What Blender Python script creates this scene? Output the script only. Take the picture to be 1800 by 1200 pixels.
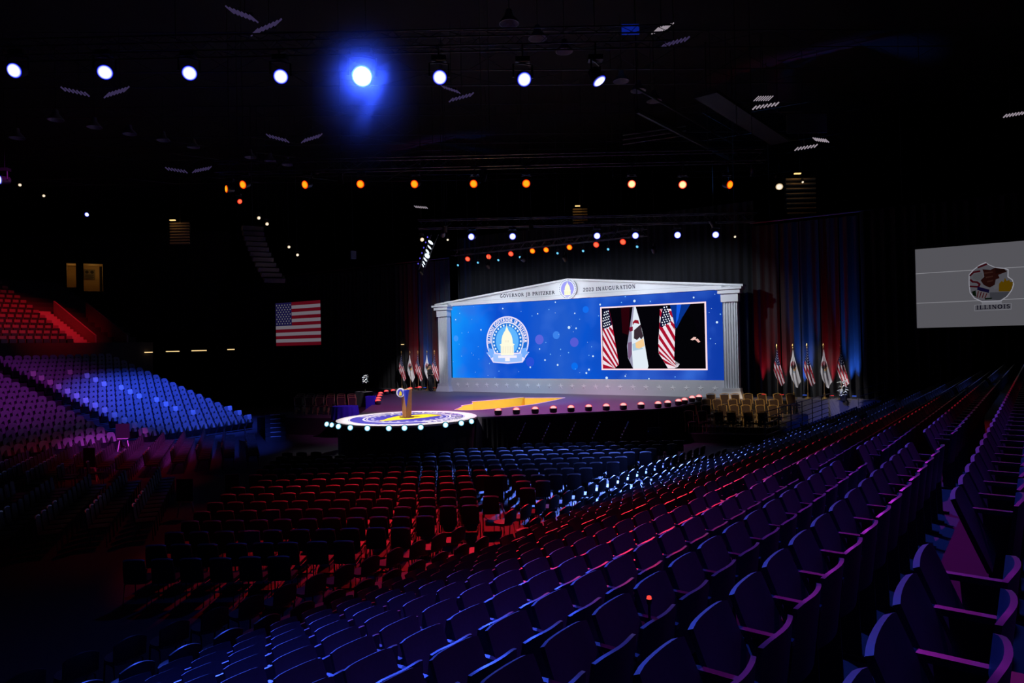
import bpy, math, random
from math import sin, cos, pi, radians, atan2, sqrt
from mathutils import Vector, Matrix
random.seed(7)
for o in list(bpy.data.objects):
    bpy.data.objects.remove(o)
scene = bpy.context.scene
COL = scene.collection
V = Vector

# ------------------------------------------------------------------ camera, world, exposure
ZC = 4.6                                             # eye height above the arena floor
FPX = 1200.0                                         # focal length in pixels of the 1800 px frame
pitch = math.atan(6.0 / FPX)
roll = math.atan(0.022)
cam_data = bpy.data.cameras.new('camera')
cam_data.sensor_width = 36.0
cam_data.lens = 36.0 * FPX / 1800.0
cam_data.clip_end = 300
cam = bpy.data.objects.new('camera', cam_data)
COL.objects.link(cam)
cam.matrix_world = Matrix.Translation((0, 0, ZC)) @ Matrix.Rotation(pi / 2 + pitch, 4, 'X') @ Matrix.Rotation(-roll, 4, 'Z')
scene.camera = cam
world = bpy.data.worlds.new('world')
scene.world = world
world.use_nodes = True
world.node_tree.nodes['Background'].inputs[0].default_value = (0.25, 0.28, 0.9, 1)
world.node_tree.nodes['Background'].inputs[1].default_value = 0.003
scene.view_settings.view_transform = 'Standard'
scene.view_settings.look = 'None'
scene.view_settings.exposure = 0.0
scene.view_settings.gamma = 1.0
scene.view_settings.use_curve_mapping = False
scene.cycles.use_denoising = True
scene.cycles.max_bounces = 4
scene.cycles.sample_clamp_indirect = 3.0
CAMROT = cam.matrix_world.to_3x3()


def at(px, py, Y):
    """world point at depth Y seen at a pixel of the 1800x1200 frame"""
    d = CAMROT @ V(((px - 900) / FPX, (600 - py) / FPX, -1))
    return V((0, 0, ZC)) + d * (Y / d.y)


def atz(px, py, z):
    d = CAMROT @ V(((px - 900) / FPX, (600 - py) / FPX, -1))
    return V((0, 0, ZC)) + d * ((z - ZC) / d.z)


def srgb(r, g, b):
    f = lambda c: (c / 255 / 12.92) if c / 255 <= 0.04045 else ((c / 255 + 0.055) / 1.055) ** 2.4
    return (f(r), f(g), f(b))


# ------------------------------------------------------------------ materials
MATS = {}


def mat(name, color, rough=0.6, metal=0.0, noise=0.0, nscale=8.0, spec=0.5, bump=0.0):
    if name in MATS:
        return MATS[name]
    m = bpy.data.materials.new(name)
    m.use_nodes = True
    nt = m.node_tree
    b = nt.nodes['Principled BSDF']
    b.inputs['Base Color'].default_value = (*color, 1)
    b.inputs['Roughness'].default_value = rough
    b.inputs['Metallic'].default_value = metal
    b.inputs['Specular IOR Level'].default_value = spec
    if noise or bump:
        tc = nt.nodes.new('ShaderNodeTexCoord')
        n = nt.nodes.new('ShaderNodeTexNoise')
        n.inputs['Scale'].default_value = nscale
        n.inputs['Detail'].default_value = 3
        nt.links.new(tc.outputs['Object'], n.inputs['Vector'])
        if noise:
            mx = nt.nodes.new('ShaderNodeMix')
            mx.data_type = 'RGBA'
            nt.links.new(n.outputs['Fac'], mx.inputs[0])
            mx.inputs[6].default_value = (*[max(0, c * (1 - noise)) for c in color], 1)
            mx.inputs[7].default_value = (*[min(1, c * (1 + noise)) for c in color], 1)
            nt.links.new(mx.outputs[2], b.inputs['Base Color'])
        if bump:
            bp = nt.nodes.new('ShaderNodeBump')
            bp.inputs['Strength'].default_value = bump
            nt.links.new(n.outputs['Fac'], bp.inputs['Height'])
            nt.links.new(bp.outputs['Normal'], b.inputs['Normal'])
    MATS[name] = m
    return m


_ONES = ['', 'first', 'second', 'third', 'fourth', 'fifth', 'sixth', 'seventh', 'eighth', 'ninth', 'tenth', 'eleventh', 'twelfth', 'thirteenth', 'fourteenth', 'fifteenth', 'sixteenth', 'seventeenth', 'eighteenth', 'nineteenth']
_TENS = {2: ('twentieth', 'twenty'), 3: ('thirtieth', 'thirty'), 4: ('fortieth', 'forty'), 5: ('fiftieth', 'fifty'), 6: ('sixtieth', 'sixty')}


def nth(n_):
    if n_ < 20:
        return _ONES[n_]
    a_, b_ = _TENS[n_ // 10]
    return a_ if n_ % 10 == 0 else b_ + '-' + _ONES[n_ % 10]


def emit(name, color, strength=1.0, sample=False):
    if name in MATS:
        return MATS[name]
    m = bpy.data.materials.new(name)
    m.use_nodes = True
    nt = m.node_tree
    nt.nodes.clear()
    e = nt.nodes.new('ShaderNodeEmission')
    o = nt.nodes.new('ShaderNodeOutputMaterial')
    e.inputs[0].default_value = (*color, 1)
    e.inputs[1].default_value = strength
    nt.links.new(e.outputs[0], o.inputs[0])
    if not sample:
        m.cycles.emission_sampling = 'NONE'
    MATS[name] = m
    return m


def lens_mat(name, core, rim, s_core=1.0, s_rim=1.0):
    """a lamp's glowing lens: a hot centre inside a saturated rim"""
    m = bpy.data.materials.new(name)
    m.use_nodes = True
    nt = m.node_tree
    nt.nodes.clear()
    tc = nt.nodes.new('ShaderNodeTexCoord')
    g = nt.nodes.new('ShaderNodeVectorMath')
    g.operation = 'LENGTH'
    nt.links.new(tc.outputs['Object'], g.inputs[0])
    r = nt.nodes.new('ShaderNodeValToRGB')
    r.color_ramp.elements[0].position = 0.62
    r.color_ramp.elements[0].color = (*[c * s_core for c in core], 1)
    r.color_ramp.elements[1].position = 0.93
    r.color_ramp.elements[1].color = (*[c * s_rim for c in rim], 1)
    nt.links.new(g.outputs['Value'], r.inputs[0])
    e = nt.nodes.new('ShaderNodeEmission')
    o = nt.nodes.new('ShaderNodeOutputMaterial')
    nt.links.new(r.outputs[0], e.inputs[0])
    nt.links.new(e.outputs[0], o.inputs[0])
    m.cycles.emission_sampling = 'NONE'
    MATS[name] = m
    return m


def print_mat(name, emission=0.0, rough=0.7):
    """flat print: colours come from the mesh's own colour attribute"""
    if name in MATS:
        return MATS[name]
    m = bpy.data.materials.new(name)
    m.use_nodes = True
    nt = m.node_tree
    a = nt.nodes.new('ShaderNodeAttribute')
    a.attribute_name = 'ink'
    if emission > 0:
        nt.nodes.clear()
        a = nt.nodes.new('ShaderNodeAttribute')
        a.attribute_name = 'ink'
        e = nt.nodes.new('ShaderNodeEmission')
        o = nt.nodes.new('ShaderNodeOutputMaterial')
        nt.links.new(a.outputs[0], e.inputs[0])
        e.inputs[1].default_value = emission
        nt.links.new(e.outputs[0], o.inputs[0])
        m.cycles.emission_sampling = 'NONE'
    else:
        b = nt.nodes['Principled BSDF']
        b.inputs['Roughness'].default_value = rough
        nt.links.new(a.outputs[0], b.inputs['Base Color'])
    MATS[name] = m
    return m


# ------------------------------------------------------------------ mesh helpers
class MB:
    def __init__(self):
        self.v, self.f, self.c = [], [], []

    def add(self, vs, fs, col=None, M=None):
        n = len(self.v)
        self.v += [tuple(M @ V(p)) if M else tuple(p) for p in vs]
        for f in fs:
            self.f.append(tuple(i + n for i in f))
            self.c.append(col)
        return self

    def box(self, c, s, M=None, col=None):
        x, y, z = c
        a, b, d = s[0] / 2, s[1] / 2, s[2] / 2
        vs = [(x + i * a, y + j * b, z + k * d) for i in (-1, 1) for j in (-1, 1) for k in (-1, 1)]
        return self.add(vs, [(0, 1, 3, 2), (4, 6, 7, 5), (0, 4, 5, 1), (2, 3, 7, 6), (0, 2, 6, 4), (1, 5, 7, 3)], col, M)

    def prism(self, poly, z0, z1, M=None, col=None):
        n = len(poly)
        vs = [(x, y, z0) for x, y in poly] + [(x, y, z1) for x, y in poly]
        fs = [tuple(range(n))[::-1], tuple(range(n, 2 * n))]
        fs += [(i, (i + 1) % n, n + (i + 1) % n, n + i) for i in range(n)]
        return self.add(vs, fs, col, M)

    def tube(self, path, r, n=6, M=None, col=None):
        path = [V(p) for p in path]
        rs = r if isinstance(r, (list, tuple)) else [r] * len(path)
        vs, fs = [], []
        up = V((0.123, 0.31, 0.94))
        for i, p in enumerate(path):
            a, b = path[max(i - 1, 0)], path[min(i + 1, len(path) - 1)]
            t = (b - a).normalized()
            x = t.cross(up)
            if x.length < 1e-3:
                x = t.cross(V((1, 0, 0)))
            x.normalize()
            y = t.cross(x).normalized()
            for k in range(n):
                w = 2 * pi * k / n
                vs.append(p + (x * cos(w) + y * sin(w)) * rs[i])
        for i in range(len(path) - 1):
            for k in range(n):
                fs.append((i * n + k, i * n + (k + 1) % n, (i + 1) * n + (k + 1) % n, (i + 1) * n + k))
        fs.append(tuple(range(n)))
        fs.append(tuple(range((len(path) - 1) * n, len(path) * n))[::-1])
        return self.add(vs, fs, col, M)

    def lathe(self, prof, n=16, M=None, col=None):
        vs, fs = [], []
        for r, z in prof:
            for k in range(n):
                vs.append((r * cos(2 * pi * k / n), r * sin(2 * pi * k / n), z))
        for i in range(len(prof) - 1):
            for k in range(n):
                fs.append((i * n + k, i * n + (k + 1) % n, (i + 1) * n + (k + 1) % n, (i + 1) * n + k))
        fs.append(tuple(range(n))[::-1])
        fs.append(tuple(range((len(prof) - 1) * n, len(prof) * n)))
        return self.add(vs, fs, col, M)

    def shell(self, fn, nu, nv, thick, M=None, col=None):
        """closed shell: fn(u,v)->point for u,v in 0..1, thickened by vector thick"""
        th = V(thick)
        P = [[V(fn(i / nu, j / nv)) for j in range(nv + 1)] for i in range(nu + 1)]
        vs = [p for r_ in P for p in r_] + [p + th for r_ in P for p in r_]
        m = (nu + 1) * (nv + 1)
        k = lambda i, j: i * (nv + 1) + j
        fs = []
        for i in range(nu):
            for j in range(nv):
                q = (k(i, j), k(i + 1, j), k(i + 1, j + 1), k(i, j + 1))
                fs += [q, tuple(x + m for x in q[::-1])]
        ring = [k(i, 0) for i in range(nu)] + [k(nu, j) for j in range(nv)] + [k(i, nv) for i in range(nu, 0, -1)] + [k(0, j) for j in range(nv, 0, -1)]
        for a, b in zip(ring, ring[1:] + ring[:1]):
            fs.append((b, a, a + m, b + m))
        return self.add(vs, fs, col, M)

    def mesh(self, name, smooth=False):
        me = bpy.data.meshes.new(name)
        me.from_pydata(self.v, [], self.f)
        if any(c is not None for c in self.c):
            at_ = me.color_attributes.new('ink', 'FLOAT_COLOR', 'CORNER')
            buf = []
            for f, c in zip(self.f, self.c):
                buf += list((*(c or (0, 0, 0)), 1.0)) * len(f)
            at_.data.foreach_set('color', buf)
        if smooth:
            me.shade_smooth()
            me.set_sharp_from_angle(angle=radians(40))
        me.update()
        return me

    def build(self, name, m, parent=None, smooth=False):
        return obj(name, self.mesh(name, smooth), m, parent)


def obj(name, me, m, parent=None):
    o = bpy.data.objects.new(name, me)
    COL.objects.link(o)
    if m is not None and not me.materials:
        me.materials.append(m)
    if parent is not None:
        o.parent = parent
    return o


def tag(o, label=None, cat=None, group=None, kind=None):
    for k, x in (('label', label), ('category', cat), ('group', group), ('kind', kind)):
        if x:
            o[k] = x
    return o


def thing(name, label, cat, loc=(0, 0, 0), rz=0.0, group=None):
    o = bpy.data.objects.new(name, None)
    o.empty_display_size = 0.1
    COL.objects.link(o)
    o.location = loc
    o.rotation_euler = (0, 0, rz)
    return tag(o, label, cat, group)


def copy_tree(o, kids, loc, rz, label=None, group=None, cat=None):
    c = o.copy()
    COL.objects.link(c)
    c.location = loc
    c.rotation_euler = (0, 0, rz)
    tag(c, label, cat, group)
    for k in kids:
        d = k.copy()
        COL.objects.link(d)
        d.parent = c
    return c


def aim(direction):
    """rotation that turns local -Z towards a direction"""
    return V(direction).to_track_quat('-Z', 'Y')


def spot(name, loc, target, color, power, size=25, blend=0.7, radius=0.12, parent=None):
    l = bpy.data.lights.new(name, 'SPOT')
    l.color = color
    l.energy = power
    l.spot_size = radians(size)
    l.spot_blend = blend
    l.shadow_soft_size = radius
    o = bpy.data.objects.new(name, l)
    COL.objects.link(o)
    o.location = loc
    o.rotation_mode = 'QUATERNION'
    o.rotation_quaternion = aim(V(target) - V(loc))
    return o


def point(name, loc, color, power, radius=0.1):
    l = bpy.data.lights.new(name, 'POINT')
    l.color = color
    l.energy = power
    l.shadow_soft_size = radius
    o = bpy.data.objects.new(name, l)
    COL.objects.link(o)
    o.location = loc
    return o


def ell(cx, cy, rx, ry, n=24, a0=0.0, a1=2 * pi):
    full = abs(a1 - a0 - 2 * pi) < 1e-6
    k = n if full else n + 1
    return [(cx + rx * cos(a0 + (a1 - a0) * i / n), cy + ry * sin(a0 + (a1 - a0) * i / n)) for i in range(k)]


def ring2(cx, cy, r0, r1, n=40, ky=1.0, a0=0.0, a1=2 * pi):
    """quads of a flat ring"""
    out = []
    for i in range(n):
        a, b = a0 + (a1 - a0) * i / n, a0 + (a1 - a0) * (i + 1) / n
        out.append([(cx + r0 * cos(a), cy + ky * r0 * sin(a)), (cx + r1 * cos(a), cy + ky * r1 * sin(a)), (cx + r1 * cos(b), cy + ky * r1 * sin(b)), (cx + r0 * cos(b), cy + ky * r0 * sin(b))])
    return out


def star(cx, cy, r, k=0.4, rot=pi / 2):
    return [(cx + (r if i % 2 == 0 else r * k) * cos(rot + i * pi / 5), cy + (r if i % 2 == 0 else r * k) * sin(rot + i * pi / 5)) for i in range(10)]


class Print:
    """flat print: layered coloured polygons in a plane (x right, y up), facing +Z local"""
    def __init__(self, step=0.004):
        self.b = MB()
        self.step = step

    def poly(self, pts, col, layer=0):
        a = sum(pts[i][0] * pts[(i + 1) % len(pts)][1] - pts[(i + 1) % len(pts)][0] * pts[i][1] for i in range(len(pts)))
        if a < 0:
            pts = pts[::-1]
        self.b.add([(x, y, layer * self.step) for x, y in pts], [tuple(range(len(pts)))], col)

    def rect(self, x0, y0, x1, y1, col, layer=0):
        self.poly([(x0, y0), (x1, y0), (x1, y1), (x0, y1)], col, layer)

    def ring(self, cx, cy, r0, r1, col, layer=0, n=40, ky=1.0, a0=0.0, a1=2 * pi):
        for q in ring2(cx, cy, r0, r1, n, ky, a0, a1):
            self.poly(q, col, layer)

    def line(self, pts, w, col, layer=0):
        for (ax, ay), (bx, by) in zip(pts, pts[1:]):
            dx, dy = bx - ax, by - ay
            L = math.hypot(dx, dy) or 1
            nx, ny = -dy / L * w / 2, dx / L * w / 2
            ex, ey = dx / L * w * .25, dy / L * w * .25
            self.poly([(ax - nx - ex, ay - ny - ey), (bx - nx + ex, by - ny + ey), (bx + nx + ex, by + ny + ey), (ax + nx - ex, ay + ny - ey)], col, layer)

    def build(self, name, m, parent=None):
        return self.b.build(name, m, parent)


def arc(cx, cy, rx, ry, d0, d1, n=9):
    return [(cx + rx * cos(radians(d0 + (d1 - d0) * i / n)), cy + ry * sin(radians(d0 + (d1 - d0) * i / n))) for i in range(n + 1)]


T, H, S_ = 0.205, 0.11, 0.075     # stem, hairline and foot widths of the lettering
GLYPH = {
    'I': (.44, [([(.22, 0), (.22, 1)], T), ([(.04, .03), (.40, .03)], S_), ([(.04, .97), (.40, .97)], S_)]),
    'L': (.70, [([(.20, 0), (.20, 1)], T), ([(.04, .97), (.38, .97)], S_), ([(.04, .04), (.64, .04), (.64, .26)], H)]),
    'E': (.70, [([(.20, 0), (.20, 1)], T), ([(.04, .96), (.60, .96), (.60, .78)], H), ([(.20, .52), (.50, .52)], H), ([(.04, .04), (.64, .04), (.64, .24)], H)]),
    'T': (.74, [([(.37, 0), (.37, 1)], T), ([(.05, .76), (.05, .96), (.69, .96), (.69, .76)], H), ([(.20, .03), (.54, .03)], S_)]),
    'N': (.88, [([(.18, 0), (.18, 1)], H), ([(.18, 1), (.70, 0)], T), ([(.70, 0), (.70, 1)], H), ([(.04, .03), (.34, .03)], S_), ([(.56, .97), (.86, .97)], S_), ([(.02, .97), (.24, .97)], S_)]),
    'V': (.80, [([(.12, 1), (.42, 0)], T), ([(.42, 0), (.70, 1)], H), ([(.0, .97), (.28, .97)], S_), ([(.56, .97), (.82, .97)], S_)]),
    'A': (.82, [([(.14, 0), (.42, 1)], H), ([(.42, 1), (.70, 0)], T), ([(.24, .34), (.60, .34)], H), ([(.02, .03), (.28, .03)], S_), ([(.54, .03), (.84, .03)], S_)]),
    'O': (.88, [(arc(.43, .5, .33, .46, 90, 270), T), (arc(.43, .5, .33, .46, -90, 90), T)]),
    '0': (.70, [(arc(.34, .5, .25, .46, 90, 270), T * .9), (arc(.34, .5, .25, .46, -90, 90), T * .9)]),
    'G': (.90, [(arc(.44, .5, .34, .46, 50, 300), T), ([(.70, .05), (.70, .44)], T), ([(.54, .44), (.84, .44)], S_)]),
    'R': (.84, [([(.20, 0), (.20, 1)], T), ([(.04, .97), (.40, .97)], S_), (arc(.38, .74, .22, .22, 90, -90), T * .8), ([(.20, .52), (.40, .52)], H), ([(.42, .50), (.76, .02)], T), ([(.04, .03), (.36, .03)], S_)]),
    'P': (.74, [([(.20, 0), (.20, 1)], T), ([(.04, .97), (.40, .97)], S_), (arc(.38, .72, .24, .24, 90, -90), T * .8), ([(.20, .48), (.40, .48)], H), ([(.04, .03), (.38, .03)], S_)]),
    'B': (.78, [([(.20, 0), (.20, 1)], T), ([(.04, .97), (.38, .97)], S_), (arc(.36, .75, .21, .21, 90, -90), T * .8), ([(.20, .53), (.40, .53)], H), (arc(.38, .28, .26, .25, 90, -90), T * .8), ([(.04, .03), (.40, .03)], S_)]),
    'J': (.50, [([(.28, 1), (.28, .0), (.20, -.16), (.06, -.18)], T), ([(.10, .97), (.46, .97)], S_)]),
    'Z': (.72, [([(.08, .78), (.08, .96), (.62, .96)], H), ([(.60, .96), (.10, .04)], T), ([(.08, .04), (.64, .04), (.64, .22)], H)]),
    'K': (.86, [([(.20, 0), (.20, 1)], T), ([(.04, .97), (.36, .97)], S_), ([(.04, .03), (.36, .03)], S_), ([(.22, .44), (.66, .97)], H), ([(.36, .58), (.76, .02)], T), ([(.52, .97), (.80, .97)], S_)]),
    'U': (.84, [([(.18, 1), (.18, .34)] + arc(.42, .32, .24, .28, 180, 270, 5), T), (arc(.42, .32, .24, .28, 270, 360, 5) + [(.66, 1)], H), ([(.02, .97), (.34, .97)], S_), ([(.54, .97), (.80, .97)], S_)]),
    'S': (.62, [(arc(.32, .74, .20, .22, 30, 250, 8) + arc(.30, .27, .22, .24, 70, -150, 8), T * .85)]),
    '2': (.66, [(arc(.32, .72, .23, .24, 160, -30, 8) + [(.06, .05)], T * .85), ([(.06, .05), (.58, .05), (.58, .2)], H)]),
    '3': (.64, [(arc(.30, .75, .20, .21, 150, -80, 8), T * .85), (arc(.28, .28, .24, .25, 80, -150, 8), T * .85)]),
    '1': (.48, [([(.26, 0), (.26, 1)], T), ([(.08, .82), (.26, .96)], H), ([(.06, .03), (.46, .03)], S_)]),
    '8': (.66, [(arc(.32, .74, .18, .21, 0, 360, 12), T * .7), (arc(.32, .27, .23, .24, 0, 360, 12), T * .7)]),
    ' ': (.40, []),
}


def text_width(s, h, gap=.10):
    return sum((GLYPH[c][0] + gap) * h for c in s) - gap * h


def write(P, s, x, y, h, col, layer=1, gap=.10, width=None):
    k = (width / text_width(s, h, gap)) if width else 1.0
    for c in s:
        adv, strokes = GLYPH[c]
        for pts, w in strokes:
            P.line([(x + px * h * k, y + py * h) for px, py in pts], w * h * min(k, 1.1), col, layer)
        x += (adv + gap) * h * k


def write_arc(P, s, cx, cy, rx, ry, a0, a1, h, col, layer=1):
    """letters along an ellipse from angle a0 (left) to a1 (right), upright outwards"""
    tot = sum(GLYPH[c][0] + .1 for c in s)
    acc = 0
    for c in s:
        adv, strokes = GLYPH[c]
        a = radians(a0 + (a1 - a0) * (acc + adv / 2) / tot)
        acc += adv + .1
        ox, oy = cx + rx * cos(a), cy + ry * sin(a)
        n = V((cos(a) / rx, sin(a) / ry)).normalized()
        t = V((n.y, -n.x))
        for pts, w in strokes:
            P.line([(ox + t.x * (px - adv / 2) * h + n.x * (py - .5) * h, oy + t.y * (px - adv / 2) * h + n.y * (py - .5) * h) for px, py in pts], w * h * 1.15, col, layer)


DOME = [(-.50, 0), (-.50, .36), (-.56, .36), (-.56, .40), (-.44, .42), (-.42, .58), (-.36, .70), (-.24, .82), (-.12, .90), (-.10, .95), (-.04, 1.0), (0, 1.16)]
DOME = DOME + [(-x, y) for x, y in DOME[-2::-1]]


def dome(P, cx, y0, w, h, col, layer, detail=None):
    P.poly([(cx + x * w, y0 + y * h / 1.16) for x, y in DOME], col, layer)
    if detail:
        for i in range(-3, 4):
            P.rect(cx + i * .13 * w - .02 * w, y0 + .06 * h, cx + i * .13 * w + .02 * w, y0 + .28 * h, detail, layer + 1)
        for i in (-1, 0, 1):
            P.rect(cx + i * .1 * w - .018 * w, y0 + .40 * h, cx + i * .1 * w + .018 * w, y0 + .47 * h, detail, layer + 1)


# common materials
M_seat = mat('seat_plastic', (.05, .052, .085), .38, noise=.15, nscale=14)
M_cush = mat('seat_cushion', (.07, .07, .10), .6, noise=.2, nscale=30)
M_metal = mat('dark_metal', (.05, .05, .055), .45, .6)
M_black = mat('black_paint', (.012, .012, .014), .6, noise=.2)
M_truss = mat('truss_metal', (.10, .10, .11), .4, .8)
M_floor = mat('dark_concrete', (.035, .035, .045), .6, noise=.25, nscale=3)
M_roof = mat('roof_deck', (.012, .012, .015), .9, noise=.2, nscale=2)
M_velour = mat('black_velour', (.008, .008, .010), .95, noise=.2, nscale=6)
M_drape = mat('grey_drape', (.02, .02, .022), .95, noise=.15, nscale=5)
M_white = mat('painted_white', (.72, .74, .78), .55, noise=.03, nscale=6)
M_print = print_mat('printed_colour')
M_video = print_mat('video_colour', 1.0)
M_dimvideo = print_mat('dim_projection', 1.0)

BLUE = (.04, .10, 1.0)
BLUEP = (.12, .22, 1.0)
RED = (1.0, .015, .03)
MAG = (.75, .02, .45)
WARM = (1.0, .62, .30)
WHITE = (1.0, .96, .98)

# ------------------------------------------------------------------ frames of reference
WD = 1.6                                             # stage deck height
WC = V((3.54, 40.68, 0))                             # centre of the video wall at floor level
WA = atan2(-.540, .842)                              # the wall's x axis in the world
SX = V((cos(WA), sin(WA), 0))
SQ = V((-sin(WA), cos(WA), 0)) * -1                  # towards the audience


def W(s, q, z=0.0):
    return WC + SX * s + SQ * q + V((0, 0, WD + z))


BA = radians(37.8)                                   # heading of the near bowl's rows
RB = V((sin(BA), cos(BA), 0))
RR = V((cos(BA), -sin(BA), 0))
LA = radians(27.0)                                   # heading of the far bowl's rows
LB = V((sin(LA), cos(LA), 0))
LF = V((cos(LA), -sin(LA), 0))                       # far bowl seats face this way
LP = V((-16.9, 37.0, 0))
CC = V((-4.5, 28.9, 0))                              # centre of the round stage

# ------------------------------------------------------------------ structure
def structure(name, mb, m, **k):
    return tag(mb.build(name, m, **k), kind='structure')


structure('floor', MB().box((0, 30, -.1), (150, 120, .2)), M_floor)
structure('ceiling', MB().box((0, 30, 19.2), (150, 120, .3)), M_roof)
structure('wall_back', MB().box((0, 89, 9.5), (150, .4, 19.4)), M_roof)
structure('wall_left', MB().box((-74, 30, 9.5), (.4, 120, 19.4)), M_roof)
structure('wall_right', MB().box((74, 30, 9.5), (.4, 120, 19.4)), M_roof)

# stepped seating of the near bowl: row 1 is the one just below the camera, row 11 stands on the floor
U1, DU, DZ, TZ1 = .163, .80, .28, 2.82


def row_u(j):
    return U1 + DU * (j - 1)


def row_z(j):
    return max(0.0, TZ1 - DZ * (j - 1))


bowl = MB()
prof = []
for j in range(-4, 11):
    z = row_z(j)
    uf = row_u(j) + .50
    prof += [(-(uf - DU), z), (-uf, z)]
prof = prof + [(-prof[-1][0] * -1, 0), (-prof[0][0] * -1, 0)]
pts = [(RR * u + V((0, 0, z))) for u, z in prof]
n = len(pts)
b0, b1 = RB * -8, RB * 37.5
bowl.add([p + b0 for p in pts] + [p + b1 for p in pts], [tuple(range(n)), tuple(range(n, 2 * n))[::-1]] + [(i, n + i, n + (i + 1) % n, (i + 1) % n) for i in range(n)])
structure('floor_near_bowl', bowl, mat('bowl_concrete', (.016, .016, .02), .7, noise=.25, nscale=3))

lb = MB()
prof = []
NL = 17
LDU, LDZ = .80, .235
for i in range(1, NL):
    prof += [(-(i * LDU - .3), i * LDZ), (-(i * LDU + .5), i * LDZ)]
prof += [(-(NL * LDU + 3.0), (NL - 1) * LDZ), (-(NL * LDU + 3.0), 0), (-.5, 0)]
pts = [LP + LF * u + V((0, 0, z)) for u, z in prof]
n = len(pts)
lb.add([p + LB * -24 for p in pts] + [p + LB * 3.9 for p in pts], [tuple(range(n))[::-1], tuple(range(n, 2 * n))] + [(i, (i + 1) % n, n + (i + 1) % n, n + i) for i in range(n)])
structure('floor_far_bowl', lb, M_floor)

# upper tier of the far bowl
UP = LP - LF * (NL * LDU + 3.2)
UZ = (NL - 1) * LDZ + 1.3
ub = MB()
prof = [(0, 0)]
NU = 15
UDZ = .40
prof += [(.15, UZ + .35), (-.15, UZ + .35), (-.15, UZ)]
for i in range(NU):
    prof += [(-(.2 + i * .8), UZ + i * UDZ), (-(1.0 + i * .8), UZ + i * UDZ)]
prof += [(-(2.5 + NU * .8), UZ + NU * UDZ), (-(2.5 + NU * .8), 0)]
pts = [UP + LF * u + V((0, 0, z)) for u, z in prof]
n = len(pts)
ub.add([p + LB * -12 for p in pts] + [p + LB * 9.0 for p in pts], [tuple(range(n)), tuple(range(n, 2 * n))[::-1]] + [(i, n + i, n + (i + 1) % n, (i + 1) % n) for i in range(n)])
structure('floor_upper_tier', ub, mat('tier_concrete', (.055, .05, .055), .8, noise=.15, nscale=2))

# ------------------------------------------------------------------ near bowl seats
SEAT = []                                            # part meshes


def seat_back(u, v):
    x = (u - .5) * 2
    hw = .224 - .016 * v ** 3
    z = .42 + .40 * v - .022 * x ** 4 * v
    return (x * hw, -.01 - .045 * v + .038 * x * x, z)


SEAT.append(('backrest', MB().shell(seat_back, 8, 6, (0, -.022, 0)).mesh('backrest', True), M_seat))


def seat_pan(u, v):
    x = (u - .5) * 2
    return (x * (.212 - .008 * v ** 5), .09 + .185 * v - .012 * x * x * v, .40 + .42 * v - .014 * x ** 6 * v)


SEAT.append(('seat', MB().shell(seat_pan, 8, 5, (0, .026, -.011)).mesh('seat', True), M_cush))
SEAT.append(('armrest', MB().prism([(-.020, -.03), (.020, -.03), (.020, .23), (.011, .27), (-.011, .27), (-.020, .23)], .640, .668, M=Matrix.Translation((.2502, 0, 0))).mesh('armrest'), M_seat))
SEAT.append(('standard', MB().add([(.242, -.02, .03), (.242, .12, .03), (.242, .16, .638), (.242, 0, .638), (.258, -.02, .03), (.258, .12, .03), (.258, .16, .638), (.258, 0, .638)], [(0, 1, 2, 3), (7, 6, 5, 4), (0, 4, 5, 1), (1, 5, 6, 2), (2, 6, 7, 3), (3, 7, 4, 0)]).box((.25, .05, .015), (.05, .26, .03)).mesh('standard'), M_metal))

FARSEAT = MB()
FARSEAT.shell(seat_back, 4, 2, (0, -.022, 0))
FARSEAT.shell(seat_pan, 4, 2, (0, .03, -.013))
FARSEAT.box((.25, .12, .654), (.040, .30, .028))

seat_rz = atan2(-RR.y, -RR.x) - pi / 2
ROWNAME = {0: 'row beside the camera at the frame edge', 1: 'row nearest the camera', 2: 'second row below the camera', 3: 'third row below the camera', 4: 'fourth row below the camera',
           5: 'fifth row below the camera', 6: 'sixth row below the camera', 7: 'seventh row below the camera', 8: 'eighth row below the camera', 9: 'ninth row below the camera',
           10: 'tenth row below the camera', 11: 'bottom row at floor level'}
spots = []
for j in range(1, 12):
    k = 0
    t = -6.0
    while t < 36.5:
        t += .5015
        if j == 1 and (3.75 < t < 4.65 or t < 1.2):
            continue
        if j > 1 and (9.3 < t < 10.3 or 22.6 < t < 23.7):
            continue
        if (j == 11 and t > 25.5) or (j == 10 and t > 33):
            continue
        p = RR * -row_u(j) + RB * t + V((0, 0, row_z(j)))
        if p.y < .5:
            continue
        if (p - WC).dot(SQ) < .7:
            continue
        x, y = 900 + FPX * p.x / p.y, 606 + FPX * (ZC - p.z - .9) / p.y
        if x < -60 or x > 1860 or y > 1290:
            continue
        spots.append((sqrt(p.x ** 2 + p.y ** 2 + (ZC - p.z) ** 2), j, t, p))
spots.sort(key=lambda a: a[0])
rest = MB()
proto, kids = None, []
taken = spots[:290]
place = {(j, t): 1 + sum(1 for a in taken if a[1] == j and a[2] < t) for _, j, t, _p in taken}
for i, (d, j, t, p) in enumerate(spots):
    if i < 290:
        lab = f'tip-up arena seat, {nth(place[(j, t)])} from the lower frame edge, {ROWNAME[j]}'
        grp = f'arena seats, {ROWNAME[j]}'
        if proto is None:
            proto = thing('arena_seat', lab, 'seat', p, seat_rz, grp)
            kids = [obj(nm, me, m, proto) for nm, me, m in SEAT]
        else:
            copy_tree(proto, kids, p, seat_rz, lab, grp)
    else:
        rest.add(FARSEAT.v, FARSEAT.f, None, Matrix.Translation(p) @ Matrix.Rotation(seat_rz, 4, 'Z'))
tag(rest.build('arena_seats_beyond', M_seat), 'rows of dark arena seats running away towards the stage', 'seats', kind='stuff')

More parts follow.
